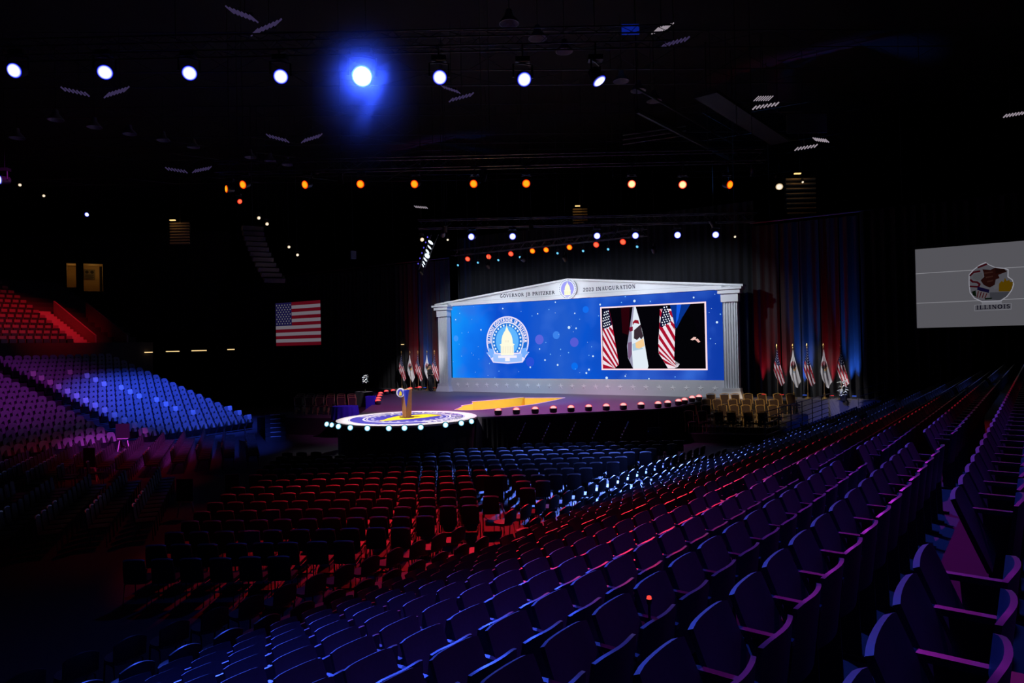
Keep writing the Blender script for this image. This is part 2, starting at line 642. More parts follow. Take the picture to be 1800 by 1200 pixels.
# ------------------------------------------------------------------ padded stacking chairs on the floor
def chair_back(u, v):
    x = (u - .5) * 2
    return (x * (.205 - .02 * v ** 4), -.20 - .05 * v + .03 * x * x, .44 + .43 * v - .03 * x ** 4 * v)


M_chair = mat('floor_chair_vinyl', (.026, .024, .028), .42, noise=.2, nscale=20)
CHAIR = [
    ('backrest', MB().shell(chair_back, 6, 5, (0, -.035, 0)).mesh('backrest', True), M_chair),
    ('seat', MB().shell(lambda u, v: ((u - .5) * .41, -.18 + .40 * v, .44 + .015 * sin(pi * u)), 4, 2, (0, 0, .045)).mesh('seat', True), M_chair),
]
for sx in (-1, 1):
    CHAIR.append(('leg_frame', MB().tube([(sx * .215, .20, 0), (sx * .212, .18, .41), (sx * .212, -.17, .41), (sx * .215, -.24, 0)], .011, 5).mesh('leg_frame'), M_metal))
M_glint_rail = mat('bright_glint_rail', (.75, .75, .8), .42, .85)  # rail added along each chair back to catch the lit arcs
CHAIR.append(('glint_rail', MB().tube([(x * .19, -.262 + .03 * x * x, .888 - .03 * x ** 4) for x in (-1, -.8, -.5, 0, .5, .8, 1)], .019, 6).mesh('glint_rail', True), M_glint_rail))
FARCHAIR = MB()
FARCHAIR.shell(chair_back, 3, 2, (0, -.035, 0))
FARCHAIR.box((0, .02, .465), (.41, .40, .045))
for sx in (-1, 1):
    for sy in (-.23, .19):
        FARCHAIR.box((sx * .2, sy, .21), (.02, .02, .42))

fl = []
EASELS = [(at(px_, 860, Y_).x, Y_) for px_, Y_ in ((326, 18.9), (409, 19.6), (868, 18.3), (1151, 27.0), (216, 29.5), (158, 24.5))]
# centre block faces the round stage; rows run square to the line of sight
for k in range(-2, 14):
    Y = 14.35 + .9 * k
    xr = RR.x * -row_u(11) + (Y - (-RR.y * row_u(11))) / RB.y * RB.x - 3.7
    xl = -7.6 - .10 * k
    X = xl
    while X < xr:
        X += .52
        if (V((X, Y, 0)) - CC).length < 4.4 or (Y > 27.8) or (Y > 25.3 and X < 0):
            continue
        if any(math.hypot(X - ex, Y - ey) < .62 for ex, ey in EASELS):
            continue
        fl.append((V((X + .03 * random.uniform(-1, 1), Y + .02 * random.uniform(-1, 1), 0)), radians(random.uniform(-1.5, 1.5)), 'centre', k + 2))
# side block: rows run towards the far bowl and the chairs face the round stage
SE = V((-.375, .927, 0))
SEf = V((.927, .375, 0))
ENDS = [(-13.1, 33.9), (-13.95, 33.55), (-14.75, 33.15), (-15.5, 32.7), (-16.2, 32.1), (-16.8, 31.35), (-17.3, 30.5), (-17.75, 29.65), (-18.15, 28.75), (-18.55, 27.85), (-18.95, 26.95), (-19.35, 26.05)]
for k in range(12):
    base = V((*ENDS[k], 0))
    for i in range(15):
        p = base - SE * (.52 * i)
        if any(math.hypot(p.x - ex, p.y - ey) < .7 for ex, ey in EASELS):
            continue
        fl.append((p, atan2(SEf.y, SEf.x) - pi / 2, 'side', k))
for k in range(8):
    base = V((-11.4, 22.4, 0)) + V((-.84, -.50, 0)) * 1.0 * k
    for i in range(12):
        p = base - SE * (.54 * i)
        if p.y > 12 and p.x < -8.6:
            fl.append((p, atan2(SEf.y, SEf.x) - pi / 2, 'near side', k)) if not any(math.hypot(p.x - ex, p.y - ey) < .7 for ex, ey in EASELS) else None
NTH = ['first', 'second', 'third', 'fourth', 'fifth', 'sixth', 'seventh', 'eighth', 'ninth', 'tenth', 'eleventh', 'twelfth', 'thirteenth', 'fourteenth', 'fifteenth', 'sixteenth', 'seventeenth', 'eighteenth']
LABF = {'centre': 'dark padded chair, {1} from the far bowl side, {0} centre row from the back',
        'side': 'padded side-block chair, {1} from the far bowl, {0} row from the stage stairs',
        'near side': 'dim padded lower side-block chair, {1} from the far bowl, {0} row from the centre'}
CW = {'centre': 1.0, 'side': 1.25, 'near side': 1.15}
fl.sort(key=lambda a: a[0].length * CW[a[2]] if a[2] != 'side' else a[0].length * .80)
order = {}
for p, rz, blk, k in fl:
    order.setdefault((blk, k), []).append((round(p.x, 3), round(p.y, 3)))
for v_ in order.values():
    v_.sort()
rest = MB()
fproto, fkids = None, []
for i, (p, rz, blk, k) in enumerate(fl):
    x, y = 900 + FPX * p.x / p.y, 606 + FPX * (ZC - .4) / p.y
    if x < -40:
        continue
    if i < 300:
        lab = LABF[blk].format(NTH[k], nth(1 + order[(blk, k)].index((round(p.x, 3), round(p.y, 3)))))
        grp = f'floor chairs, {blk} block, {NTH[k]} row'
        if fproto is None:
            fproto = thing('stacking_chair', lab, 'chair', p, rz, grp)
            fkids = [obj(nm, me, m, fproto) for nm, me, m in CHAIR]
        else:
            copy_tree(fproto, fkids, p, rz, lab, grp)
    else:
        rest.add(FARCHAIR.v, FARCHAIR.f, None, Matrix.Translation(p) @ Matrix.Rotation(rz, 4, 'Z'))
tag(rest.build('stacking_chairs_beyond', M_chair), 'remaining rows of dark padded chairs on the arena floor', 'chairs', kind='stuff')

# round-backed chairs in two rows in front of the near bowl
def rb_back(u, v):
    a = radians(-42 + 84 * u)
    x = sin(a)
    return (.31 * x, -.17 + .14 * (1 - cos(a)) - .03 * v, .47 + .31 * v - .16 * v * x * x)


M_round = mat('round_chair_vinyl', (.10, .10, .12), .4, noise=.15, nscale=10)
RCH = [('backrest', MB().shell(rb_back, 10, 4, (0, -.03, 0)).mesh('backrest', True), M_chair),
       ('seat', MB().prism(ell(0, .06, .225, .23, 14), .41, .46).mesh('seat'), mat('round_chair_seat', (.10, .10, .115), .4, noise=.1, nscale=8))]
for sx in (-1, 1):
    RCH.append(('leg_frame', MB().tube([(sx * .19, .21, 0), (sx * .185, .18, .40), (sx * .185, -.10, .40), (sx * .19, -.18, 0)], .012, 5).mesh('leg_frame'), M_metal))
rproto = None
rcount = [0, 0]
for row, du in ((0, .95), (1, 1.85)):
    t = -4.0
    while t < 23.5:
        t += .60
        if abs(t - 11.2) < .5:
            continue
        p = RR * -(row_u(11) + du) + RB * (t + .3 * row)
        if p.y < 3 or 900 + FPX * p.x / p.y < -30 or 606 + FPX * 4.2 / p.y > 1260:
            continue
        rcount[row] += 1
        lab = f'round-backed chair with pale seat, {nth(rcount[row])} from the lower frame edge, ' + ('row against the bowl', 'outer row')[row]
        grp = ('round-backed chairs against the bowl', 'round-backed chairs, outer row')[row]
        if rproto is None:
            rproto = thing('round_chair', lab, 'chair', p, seat_rz, grp)
            rkids = [obj(nm, me, m, rproto) for nm, me, m in RCH]
        else:
            copy_tree(rproto, rkids, p, seat_rz, lab, grp)

# ------------------------------------------------------------------ far bowl seats
def bucket():
    b = MB()
    nx = 6
    prof = [(.02, .08), (.20, .40), (.24, .44), (.16, .70), (.10, .44), (-.02, .46), (-.10, .86), (-.14, .86), (-.08, .40)]
    vs, fs = [], []
    m = len(prof)
    for i in range(nx + 1):
        x = (i / nx - .5) * 2
        for (y, z) in prof:
            zz = z - (.10 * x ** 4 if z > .6 else 0)
            vs.append((x * .20, y + .03 * x * x, zz))
    lit_tone, dark = (.26, .27, .34), (.02, .02, .028)  # lit back band and shaded pan put into the seat's colour
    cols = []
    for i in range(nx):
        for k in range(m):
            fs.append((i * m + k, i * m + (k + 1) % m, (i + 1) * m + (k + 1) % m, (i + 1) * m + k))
            cols.append(lit_tone if k in (5, 6, 7) or (k == 2 and i in (2, 3)) else dark)
    fs += [tuple(range(m))[::-1], tuple(range(nx * m, (nx + 1) * m))]
    for f_, c_ in zip(fs, cols + [dark, dark]):
        b.f.append(f_)
        b.c.append(c_)
    b.v = vs
    return b


M_bucket = print_mat('bucket_lit_shaded', rough=.32)
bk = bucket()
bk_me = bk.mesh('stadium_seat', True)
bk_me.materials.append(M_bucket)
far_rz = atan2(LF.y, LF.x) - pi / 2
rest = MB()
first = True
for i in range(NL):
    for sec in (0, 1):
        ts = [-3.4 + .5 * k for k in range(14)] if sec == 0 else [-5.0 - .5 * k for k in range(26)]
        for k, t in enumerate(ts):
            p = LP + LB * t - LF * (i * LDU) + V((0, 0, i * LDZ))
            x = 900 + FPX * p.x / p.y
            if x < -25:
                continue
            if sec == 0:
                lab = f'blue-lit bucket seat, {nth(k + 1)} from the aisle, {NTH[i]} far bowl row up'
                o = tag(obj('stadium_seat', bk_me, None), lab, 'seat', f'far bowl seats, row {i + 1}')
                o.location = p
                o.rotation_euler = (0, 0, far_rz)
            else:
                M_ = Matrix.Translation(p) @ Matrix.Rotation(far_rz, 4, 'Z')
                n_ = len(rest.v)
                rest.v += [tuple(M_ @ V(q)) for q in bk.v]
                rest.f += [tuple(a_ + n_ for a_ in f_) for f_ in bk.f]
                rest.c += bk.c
tag(rest.build('stadium_seats_beyond', M_bucket), 'purple-lit rows of bucket seats across the aisle in the far bowl', 'seats', kind='stuff')
# seats of the upper tier
rest = MB()
ubk = MB().box((0, -.06, .74), (.38, .07, .22), col=(.22, .12, .14)).box((0, .08, .46), (.40, .07, .36), col=(.02, .012, .014))  # paler back box and dark seat box paint lit tops over shade
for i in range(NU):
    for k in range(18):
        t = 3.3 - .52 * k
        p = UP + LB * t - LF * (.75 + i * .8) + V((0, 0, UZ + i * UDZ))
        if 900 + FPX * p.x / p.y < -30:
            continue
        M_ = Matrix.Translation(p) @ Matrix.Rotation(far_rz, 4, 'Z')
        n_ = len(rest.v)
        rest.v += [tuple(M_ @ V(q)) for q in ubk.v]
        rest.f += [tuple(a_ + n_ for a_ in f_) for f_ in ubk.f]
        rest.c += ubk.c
tag(rest.build('upper_tier_seats', print_mat('tier_lit_shaded', rough=.3)), 'red-lit rows of seats in the upper tier across the arena', 'seats', kind='stuff')

# sheets of paper left on far bowl seats
sheet = MB().shell(lambda u, v: ((u - .5) * .28, .02 * sin(2 * v), v * .34), 1, 3, (0, .004, 0)).mesh('paper_sheet')
sheet.materials.append(mat('white_paper', (.75, .75, .78), .8, noise=.04))
for i in range(NL):
    for k, grp in ((0, 'along the aisle'), (6, 'in the middle of the block'), (13, 'at the stage end')):
        if (k == 0 and i > 12) or (k == 6 and not 2 <= i <= 12) or (k == 13 and i > 2):
            continue
        kk = k if k != 6 else 8 - i // 3
        p = LP + LB * (-3.4 + .5 * kk) - LF * (i * LDU - .02) + V((0, 0, i * LDZ + .56))
        o = tag(obj('paper_sheet', sheet, None), f'white paper on a seat {grp}, {NTH[i]} far bowl row', 'paper', f'paper sheets {grp}')
        o.location = p + LF * .17
        o.rotation_euler = (radians(12), 0, far_rz)

# ------------------------------------------------------------------ stage deck with its state-shaped well
import bmesh


def filled(name, outer, hole, z0, z1, m):
    bm = bmesh.new()
    def loop(pts, z):
        vs = [bm.verts.new((x, y, z)) for x, y in pts]
        return vs, [bm.edges.new((vs[i], vs[(i + 1) % len(vs)])) for i in range(len(vs))]
    vo, eo = loop(outer, z1)
    vh, eh = loop(hole, z1)
    bmesh.ops.triangle_fill(bm, use_beauty=True, edges=eo + eh)
    lo = [bm.verts.new((x, y, z0)) for x, y in outer]
    n = len(lo)
    for i in range(n):
        bm.faces.new((vo[i], vo[(i + 1) % n], lo[(i + 1) % n], lo[i]))
    for f in bm.faces:
        if abs(f.normal.z) > .5 and f.normal.z < 0:
            f.normal_flip()
    me = bpy.data.meshes.new(name)
    bm.to_mesh(me)
    bm.free()
    return obj(name, me, m)


deck_pts = [(-1.35, 28.7), (2.4, 29.6), (6.44, 30.55), (7.8, 31.7), (9.75, 34.95), (10.3, 35.05), (14.0, 33.75), (17.4, 32.3), (19.2, 35.0), (14.6, 38.4), (6.5, 43.4), (-2.8, 49.5), (-8.6, 53.4), (-13.2, 50.2), (-9.2, 45.2), (-8.75, 42.5), (-7.45, 36.0), (-7.0, 30.6), (-4.5, 31.2)]
pit = [(-2.78, 32.08), (-2.54, 33.65), (-2.62, 34.19), (-2.1, 35.2), (-2.22, 36.5), (-.7, 37.65), (.62, 38.85), (.66, 38.3), (2.87, 37.82), (2.27, 36.33), (1.07, 34.13), (.53, 33.5), (-.43, 32.44), (-1.48, 31.78), (-2.18, 31.65)]
M_deck = mat('stage_vinyl', (.12, .105, .125), .5, noise=.08, nscale=2, spec=.4)
deck = tag(filled('stage_deck', deck_pts, pit, .02, WD, M_deck), kind='structure')
well = thing('state_shaped_well', 'yellow state-shaped well sunk into the purple stage deck', 'stage well', (0, 0, 0))
M_yel = mat('yellow_lining', (.70, .68, .035), .55, noise=.04, nscale=3)
for i in range(len(pit)):
    (x0, y0), (x1, y1) = pit[i], pit[(i + 1) % len(pit)]
    tx, ty = x1 - x0, y1 - y0
    L = math.hypot(tx, ty)
    nx, ny = -ty / L * .03, tx / L * .03
    w = MB().add([(x0, y0, .8), (x1, y1, .8), (x1, y1, WD - .004), (x0, y0, WD - .004), (x0 - nx, y0 - ny, .8), (x1 - nx, y1 - ny, .8), (x1 - nx, y1 - ny, WD - .004), (x0 - nx, y0 - ny, WD - .004)],
                 [(0, 1, 2, 3), (7, 6, 5, 4), (0, 4, 5, 1), (3, 2, 6, 7), (1, 5, 6, 2), (0, 3, 7, 4)])
    w.build('lining_panel', M_yel, well)
MB().prism(pit, .75, .79).build('well_floor', M_yel, well)
MB().tube([(x, y, WD + .012) for x, y in pit + pit[:1]], .014, 5).build('edge_trim', mat('pale_edge_trim', (.75, .78, .72), .5), well)
for x, y in ((-1.6, 33.0), (-.4, 34.8), (.9, 36.3)):
    point('well_lamp', (x, y, .95), (1.0, .98, .75), 24, .25)

# black skirt round the front of the stage
for (a, b) in zip(deck_pts[:6], deck_pts[1:7]):
    a, b = V((*a, 0)), V((*b, 0))
    L = (b - a).length
    t = (b - a).normalized()
    nrm = V((t.y, -t.x, 0))
    m = int(L / .06)
    structure('trim_stage_skirt', MB().shell(lambda u, v: tuple(a + t * (L * u) + nrm * (.05 + .018 * sin(u * L * 30)) + V((0, 0, .02 + (WD - .08) * v))), m, 1, tuple(nrm * .01)), M_velour)

# ------------------------------------------------------------------ round stage
rs = thing('round_stage', 'round thrust stage printed with a blue and white seal', 'stage', (CC.x, CC.y, 0))
MB().lathe([(2.86, .0), (2.86, WD - .06)], 48).build('skirt', M_velour, rs)
MB().lathe([(2.94, WD - .058), (2.94, WD + .015)], 64).build('platform', mat('stage_edge', (.55, .5, .52), .6), rs)
P = Print(.003)
C_w, C_b, C_y = srgb(236, 228, 232), srgb(52, 44, 150), srgb(255, 205, 20)
P.poly(ell(0, 0, 2.92, 2.92, 64), C_w, 0)
P.poly(ell(0, 0, 2.44, 2.44, 64), C_b, 1)
P.ring(0, 0, 2.38, 2.42, C_w, 2, 64)
P.ring(0, 0, 1.78, 1.86, C_w, 2, 56)
P.ring(0, 0, 1.66, 1.70, C_w, 2, 56)
write_arc(P, 'ILLINOIS GOVERNOR JB PRITZKER', 0, 0, 2.12, 2.12, 205, -25, .40, C_w, 2)
for k in range(26):
    a = 2 * pi * k / 26
    P.poly(star(1.46 * cos(a), 1.46 * sin(a), .10, .5, a), C_w, 2)
ILL = [(-.25, .98), (.38, .98), (.43, .88), (.42, .1), (.36, -.15), (.3, -.38), (.2, -.6), (.12, -.82), (-.02, -1.0), (-.12, -.86), (-.14, -.72), (-.3, -.5), (-.4, -.3), (-.52, -.08), (-.6, .15), (-.55, .34), (-.42, .5), (-.36, .7), (-.27, .84)]
P.poly([(x * 1.5, y * 1.5) for x, y in ILL], C_y, 2)
o = P.build('seal_print', M_print, rs)
o.location = (0, 0, WD + .018)
o.rotation_euler = (0, 0, radians(-40))
# lamps hung round its rim
def rim_lamp(px, py, r, lab):
    d = CAMROT @ V(((px - 900) / FPX, (600 - py) / FPX, -1))
    best = None
    for k in range(400):                             # nearest point of a circle just outside the rim
        a = 2 * pi * k / 400
        p = CC + V((cos(a) * r, sin(a) * r, 0))
        e = abs(p.x / p.y - d.x / d.y) + (0 if p.y < CC.y + 1.2 else 9)
        if best is None or e < best[0]:
            best = (e, p, a)
    return best[1], best[2]


LENS_CY = lens_mat('pale_cyan_lens', srgb(236, 252, 255), srgb(90, 200, 235), 1.25, 1.0)
zs = [(574.7, 745.3), (583.5, 746.7), (595.2, 749.3), (616, 751.5), (645.9, 752.5), (683.5, 752.5), (711, 752), (739.5, 750.7), (783, 746.7), (810.7, 743.5), (828.5, 740.5)]
ORD = ['first', 'second', 'third', 'fourth', 'fifth', 'sixth', 'seventh', 'eighth', 'ninth', 'tenth', 'eleventh', 'twelfth', 'thirteenth', 'fourteenth', 'fifteenth', 'sixteenth']
lens_disc = {}


def disc(radius, mtl, n=20):
    key = (round(radius, 3), mtl.name)
    if key not in lens_disc:
        # unit dome scaled by the object so the lens pattern follows its rim
        me = MB().lathe([(1.0, 0), (.72, .10), (.3, .17), (.02, .18)], n).mesh('lens', True)
        me.materials.append(mtl)
        lens_disc[key] = me
    return lens_disc[key]


def put_lens(parent, loc, direction, radius, mtl, squash=1.0):
    o = obj('lens', disc(radius, mtl), None, parent)
    o.location = loc
    o.rotation_mode = 'QUATERNION'
    o.rotation_quaternion = V(direction).to_track_quat('Z', 'Y')
    o.scale = (radius, radius * squash, radius)
    return o


M_can = mat('lamp_casing', (.03, .03, .033), .45, .3)


def can_mesh(r, l):
    return MB().lathe([(r * .55, -l), (r * .9, -l * .85), (r, -l * .5), (r * 1.02, .0), (r * 1.02, .02), (r * .9, .02)], 14).mesh('casing', True)


CAN_RIM = can_mesh(.125, .24)
for i, (px, py) in enumerate(zs):
    if i < 2:
        p = atz(px, py, WD - .12)
        p = at(px, py, 29.2)
        a = radians(190)
    else:
        p, a = rim_lamp(px, py, 3.12, '')
        p = at(px, py, p.y)
    out = V((cos(a), sin(a), .35))
    tocam = (V((0, 0, ZC)) - p).normalized()
    face = (out.normalized() * .55 + tocam).normalized()
    t = thing('rim_lamp', f'pale cyan lamp on the round stage rim, {ORD[i]} along from the blue table', 'stage light', p, group='lamps round the stage rim')
    c = obj('casing', CAN_RIM, M_can, t)
    c.rotation_mode = 'QUATERNION'
    c.rotation_quaternion = face.to_track_quat('Z', 'Y')
    put_lens(t, face * .022, face, .108, LENS_CY)
    MB().tube([-face * .14, V((CC.x - p.x, CC.y - p.y, 0)).normalized() * .22 + V((0, 0, -.02))], .02, 5).build('bracket', M_metal, t)

# ------------------------------------------------------------------ lectern
lec = thing('lectern', 'slim wooden lectern with a blue front panel and round seal', 'lectern', (CC.x - .02, CC.y + .05, WD + .03), radians(-52))
M_oak = mat('warm_oak', (.42, .20, .075), .5, noise=.25, nscale=9)
lb_ = MB()
A, B = .155, .19
lb_.add([(-A, -A * .8, .04), (A, -A * .8, .04), (A, A * .8, .04), (-A, A * .8, .04), (-B, -B * .85, 1.12), (B, -B * .85, 1.12), (B, B * .85, 1.22), (-B, B * .85, 1.22)],
        [(3, 2, 1, 0), (4, 5, 6, 7), (0, 1, 5, 4), (1, 2, 6, 5), (2, 3, 7, 6), (3, 0, 4, 7)])
lb_.build('body', M_oak, lec)
MB().box((0, 0, .02), (.50, .42, .04)).build('base_plate', mat('walnut', (.13, .06, .03), .5, noise=.2), lec)
MB().add([(.208, -.18, 1.16), (.208, .02, 1.18), (.172, -.13, .38), (.07, -.19, 1.16), (.215, -.19, 1.16)], [(4, 1, 2), (3, 4, 2), (3, 1, 4), (3, 2, 1)]).build('blue_panel', mat('royal_blue_cloth', srgb(50, 70, 220), .6, noise=.08), lec)
P = Print(.004)
P.poly(ell(0, 0, .19, .19, 28), srgb(240, 238, 245), 0)
P.poly(ell(0, -.01, .135, .15, 24), srgb(70, 70, 200), 1)
dome(P, 0, -.13, .13, .24, srgb(250, 225, 60), 2)
sl = thing('seal_mount', None, None)
sl.parent = lec
MB().lathe([(.195, -.02), (.195, 0)], 28).build('plaque', mat('plaque_white', (.8, .8, .82), .5), sl)
so = P.build('seal_print', M_print, sl)
so.location = (0, 0, .004)
sl.location = (-.06, -.25, 1.06)
sl.rotation_euler = (radians(90), 0, radians(38))
MB().tube([(-.03, -.14, 1.08), (-.055, -.22, 1.06)], .015, 6).build('bracket', M_metal, lec)
MB().tube([(.05, 0, 1.16), (.05, -.02, 1.38), (.03, -.12, 1.47)], .008, 5).build('microphone', M_black, lec)

# ------------------------------------------------------------------ video wall
vw = thing('video_screen', 'wide blue LED video wall with round emblem and framed live picture', 'screen', (WC.x, WC.y, WD), WA)
m = bpy.data.materials.new('led_blue')
m.use_nodes = True
nt = m.node_tree
nt.nodes.clear()
tc = nt.nodes.new('ShaderNodeTexCoord')
sp = nt.nodes.new('ShaderNodeSeparateXYZ')
mr = nt.nodes.new('ShaderNodeMapRange')
mr.inputs[1].default_value, mr.inputs[2].default_value = -9, 9
cr = nt.nodes.new('ShaderNodeValToRGB')
stops = [(0, (18, 146, 250)), (.10, (16, 118, 242)), (.20, (12, 78, 206)), (.33, (12, 82, 208)), (.45, (34, 92, 204)), (.56, (10, 84, 208)), (.68, (20, 72, 186)), (.85, (34, 74, 184)), (1.0, (14, 58, 166))]
while len(cr.color_ramp.elements) < len(stops):
    cr.color_ramp.elements.new(.5)
for e_, (p_, c_) in zip(cr.color_ramp.elements, stops):
    e_.position = p_
    e_.color = (*srgb(*c_), 1)
nz = nt.nodes.new('ShaderNodeTexNoise')
nz.inputs['Scale'].default_value = .45
nz.inputs['Detail'].default_value = 2
ad = nt.nodes.new('ShaderNodeMath')
ad.operation = 'MULTIPLY_ADD'
ad.inputs[1].default_value = .22
mx = nt.nodes.new('ShaderNodeMix')
mx.data_type = 'RGBA'
mx.inputs[7].default_value = (*srgb(58, 112, 220), 1)
mr2 = nt.nodes.new('ShaderNodeMapRange')
mr2.inputs[1].default_value, mr2.inputs[2].default_value = .52, .85
e = nt.nodes.new('ShaderNodeEmission')
ou = nt.nodes.new('ShaderNodeOutputMaterial')
nz2 = nt.nodes.new('ShaderNodeTexNoise')
nz2.inputs['Scale'].default_value = .35
nt.links.new(tc.outputs['Object'], sp.inputs[0])
nt.links.new(tc.outputs['Object'], nz.inputs['Vector'])
nt.links.new(tc.outputs['Object'], nz2.inputs['Vector'])
nt.links.new(sp.outputs['X'], mr.inputs[0])
nt.links.new(nz2.outputs['Fac'], ad.inputs[0])
sb = nt.nodes.new('ShaderNodeMath')
sb.operation = 'SUBTRACT'
sb.inputs[1].default_value = .11
nt.links.new(mr.outputs[0], sb.inputs[0])
nt.links.new(sb.outputs[0], ad.inputs[2])
nt.links.new(ad.outputs[0], cr.inputs[0])
nt.links.new(nz.outputs['Fac'], mr2.inputs[0])
nt.links.new(mr2.outputs[0], mx.inputs[0])
nt.links.new(cr.outputs[0], mx.inputs[6])
nt.links.new(mx.outputs[2], e.inputs[0])
nt.links.new(e.outputs[0], ou.inputs[0])
e.inputs[1].default_value = 1.0
MB().box((0, .15, 3.275), (17.97, .26, 4.73)).build('led_panel', m, vw)

P = Print(.003)
rnd = random.Random(11)
big = [(1070, 424, 7), (1357, 550, 14), (1422, 558, 8), (1137, 848, 9), (1253, 893, 10), (1002, 914, 9), (1540, 936, 10), (1517, 967, 9), (750, 376, 8), (1232, 318, 7), (1410, 420, 7), (355, 420, 6), (318, 478, 7), (372, 357, 4), (628, 880, 6), (677, 1010, 6), (550, 570, 8), (1145, 687, 5), (1280, 750, 6), (1087, 747, 7), (1187, 795, 6), (1353, 780, 6), (715, 950, 5), (375, 600, 5), (372, 812, 5), (1173, 385, 5), (1018, 444, 5), (1455, 474, 4), (1540, 805, 5), (1415, 930, 4)]
big3 = [(497, 307, 12), (182, 340, 9), (117, 813, 9), (80, 936, 10), (55, 967, 9), (242, 1013, 13), (413, 996, 7), (630, 1020, 7), (1040, 275, 8), (1254, 502, 10), (1195, 653, 6), (642, 311, 6), (378, 321, 6), (104, 727, 5), (870, 1003, 5), (1285, 428, 6), (1320, 475, 6), (413, 266, 6), (168, 443, 5)]


def on_wall(px, py):
    d = CAMROT @ V(((px - 900) / FPX, (600 - py) / FPX, -1))
    o_ = V((0, 0, ZC))
    k = (WC - o_).dot(SQ) / d.dot(SQ)
    p = o_ + d * k
    return (p - WC).dot(SX), p.z - WD


for lst, f in ((big, lambda x, y: (740 + x * .1917, 470 + y * .1917)), (big3, lambda x, y: (1020 + x * .1916, 470 + y * .1916))):
    for x, y, r in lst:
        s, z = on_wall(*f(x, y))
        P.poly(ell(s, z, r * .0062, r * .0062, 12), srgb(205, 232, 255) if r > 6 else srgb(120, 190, 255), 1)
for k in range(45):
    s, z = rnd.uniform(-8.9, 8.9), rnd.uniform(1.0, 5.6)
    if 1.9 < s < 8.2 and 1.4 < z < 5.1:
        continue
    P.poly(ell(s, z, .018, .018, 8), srgb(200, 232, 255), 1)
for x, y, r, c in [(1085, 660, .30, (92, 100, 220)), (1405, 685, .28, (86, 92, 214)), (1240, 620, .24, (60, 130, 235)), (1408, 905, .22, (10, 110, 240)), (1510, 385, .2, (20, 110, 240)), (320, 650, .2, (60, 150, 255)), (1000, 865, .3, (40, 80, 215))]:
    s, z = on_wall(740 + x * .1917, 470 + y * .1917)
    P.poly(ell(s, z, r, r, 24), srgb(*c), 0)
o = P.build('light_specks', M_video, vw)
o.location = (0, .005, 0)
o.rotation_euler = (pi / 2, 0, 0)
o['kind'] = 'stuff'

# emblem
P = Print(.003)
lx, lz = -4.56, 3.26
P.poly(ell(lx, lz, 1.60, 1.56, 44, radians(-28), radians(208)) + [(lx - 1.62, lz - .72), (lx - 1.36, lz - 1.02), (lx - 1.12, lz - 1.36), (lx, lz - 1.45), (lx + 1.12, lz - 1.36), (lx + 1.36, lz - 1.02), (lx + 1.62, lz - .72)], srgb(236, 226, 255), 1)
P.poly(ell(lx, lz, 1.50, 1.47, 44, radians(-22), radians(202)), srgb(30, 110, 215), 2)
P.poly(ell(lx, lz, 1.22, 1.20, 44, radians(-38), radians(218)), srgb(240, 240, 255), 3)
P.poly(ell(lx, lz, 1.15, 1.13, 44, radians(-42), radians(222)), srgb(32, 120, 220), 4)
P.poly(ell(lx, lz, .86, .92, 44), srgb(96, 182, 255), 5)
write_arc(P, 'ILLINOIS GOVERNOR JB PRITZKER', lx, lz, 1.36, 1.335, 186, -6, .205, srgb(255, 244, 255), 6)
for k in range(-10, 11):
    if k:
        a = radians(90 - k * 13.2)
        P.poly(star(lx + 1.02 * cos(a), lz + 1.0 * sin(a), .085, .62, a), srgb(228, 246, 255), 6)
for sg in (-1, 1):
    P.poly([(lx + sg * 1.50, lz - .42), (lx + sg * 1.05, lz - .52), (lx + sg * .98, lz - .95), (lx + sg * 1.28, lz - 1.1), (lx + sg * 1.34, lz - .92), (lx + sg * 1.58, lz - .78), (lx + sg * 1.40, lz - .62)], srgb(120, 176, 255), 5)
P.poly([(lx - 1.10, lz - .80)] + [(lx - 1.08 + 2.16 * i / 10, lz - 1.30 - .06 * sin(pi * i / 10)) for i in range(11)] + [(lx + 1.10, lz - .80), (lx + .5, lz - .86), (lx - .5, lz - .86)], srgb(160, 196, 255), 6)
P.rect(lx - .70, lz - 1.08, lx + .70, lz - .92, srgb(245, 240, 255), 7)
P.rect(lx - .18, lz - 1.28, lx + .18, lz - 1.06, srgb(250, 245, 250), 7)
dome(P, lx, lz - .90, .98, 2.02, srgb(255, 252, 226), 8, srgb(236, 226, 206))
o = P.build('emblem', M_video, vw)
o.location = (0, -.004, 0)
o.rotation_euler = (pi / 2, 0, 0)
tag(o, 'white capitol dome emblem ringed by stars')

# framed live picture
P = Print(.003)
P.rect(1.93, 1.43, 8.11, 5.08, srgb(255, 226, 236), 0)
P.rect(2.02, 1.51, 8.02, 5.00, srgb(4, 3, 8), 1)


def ins(x, y):
    top = 375 + (x - 195) * (328 - 375) / 943
    bot = 928
    fy = (y - top) / (bot - top)
    fx = (x - (195 + 15 * fy)) / (943 + 2 * fy)
    return (2.02 + 6.0 * min(max(fx, 0), 1), 5.00 - 3.49 * min(max(fy, 0), 1))


IP = lambda pts: [ins(*p) for p in pts]
P.poly(IP([(385, 366), (470, 362), (460, 620), (400, 600)]), srgb(40, 2, 10), 2)
P.poly(IP([(840, 343), (1020, 335), (960, 440), (900, 560), (886, 540)]), srgb(6, 50, 140), 2)
P.poly(IP([(900, 341), (940, 339), (915, 470), (895, 520)]), srgb(20, 90, 230), 3)


def lerp_path(path, v):
    v = min(max(v, 0), 1) * (len(path) - 1)
    i = min(int(v), len(path) - 2)
    f = v - i
    return (path[i][0] * (1 - f) + path[i + 1][0] * f, path[i][1] * (1 - f) + path[i + 1][1] * f)


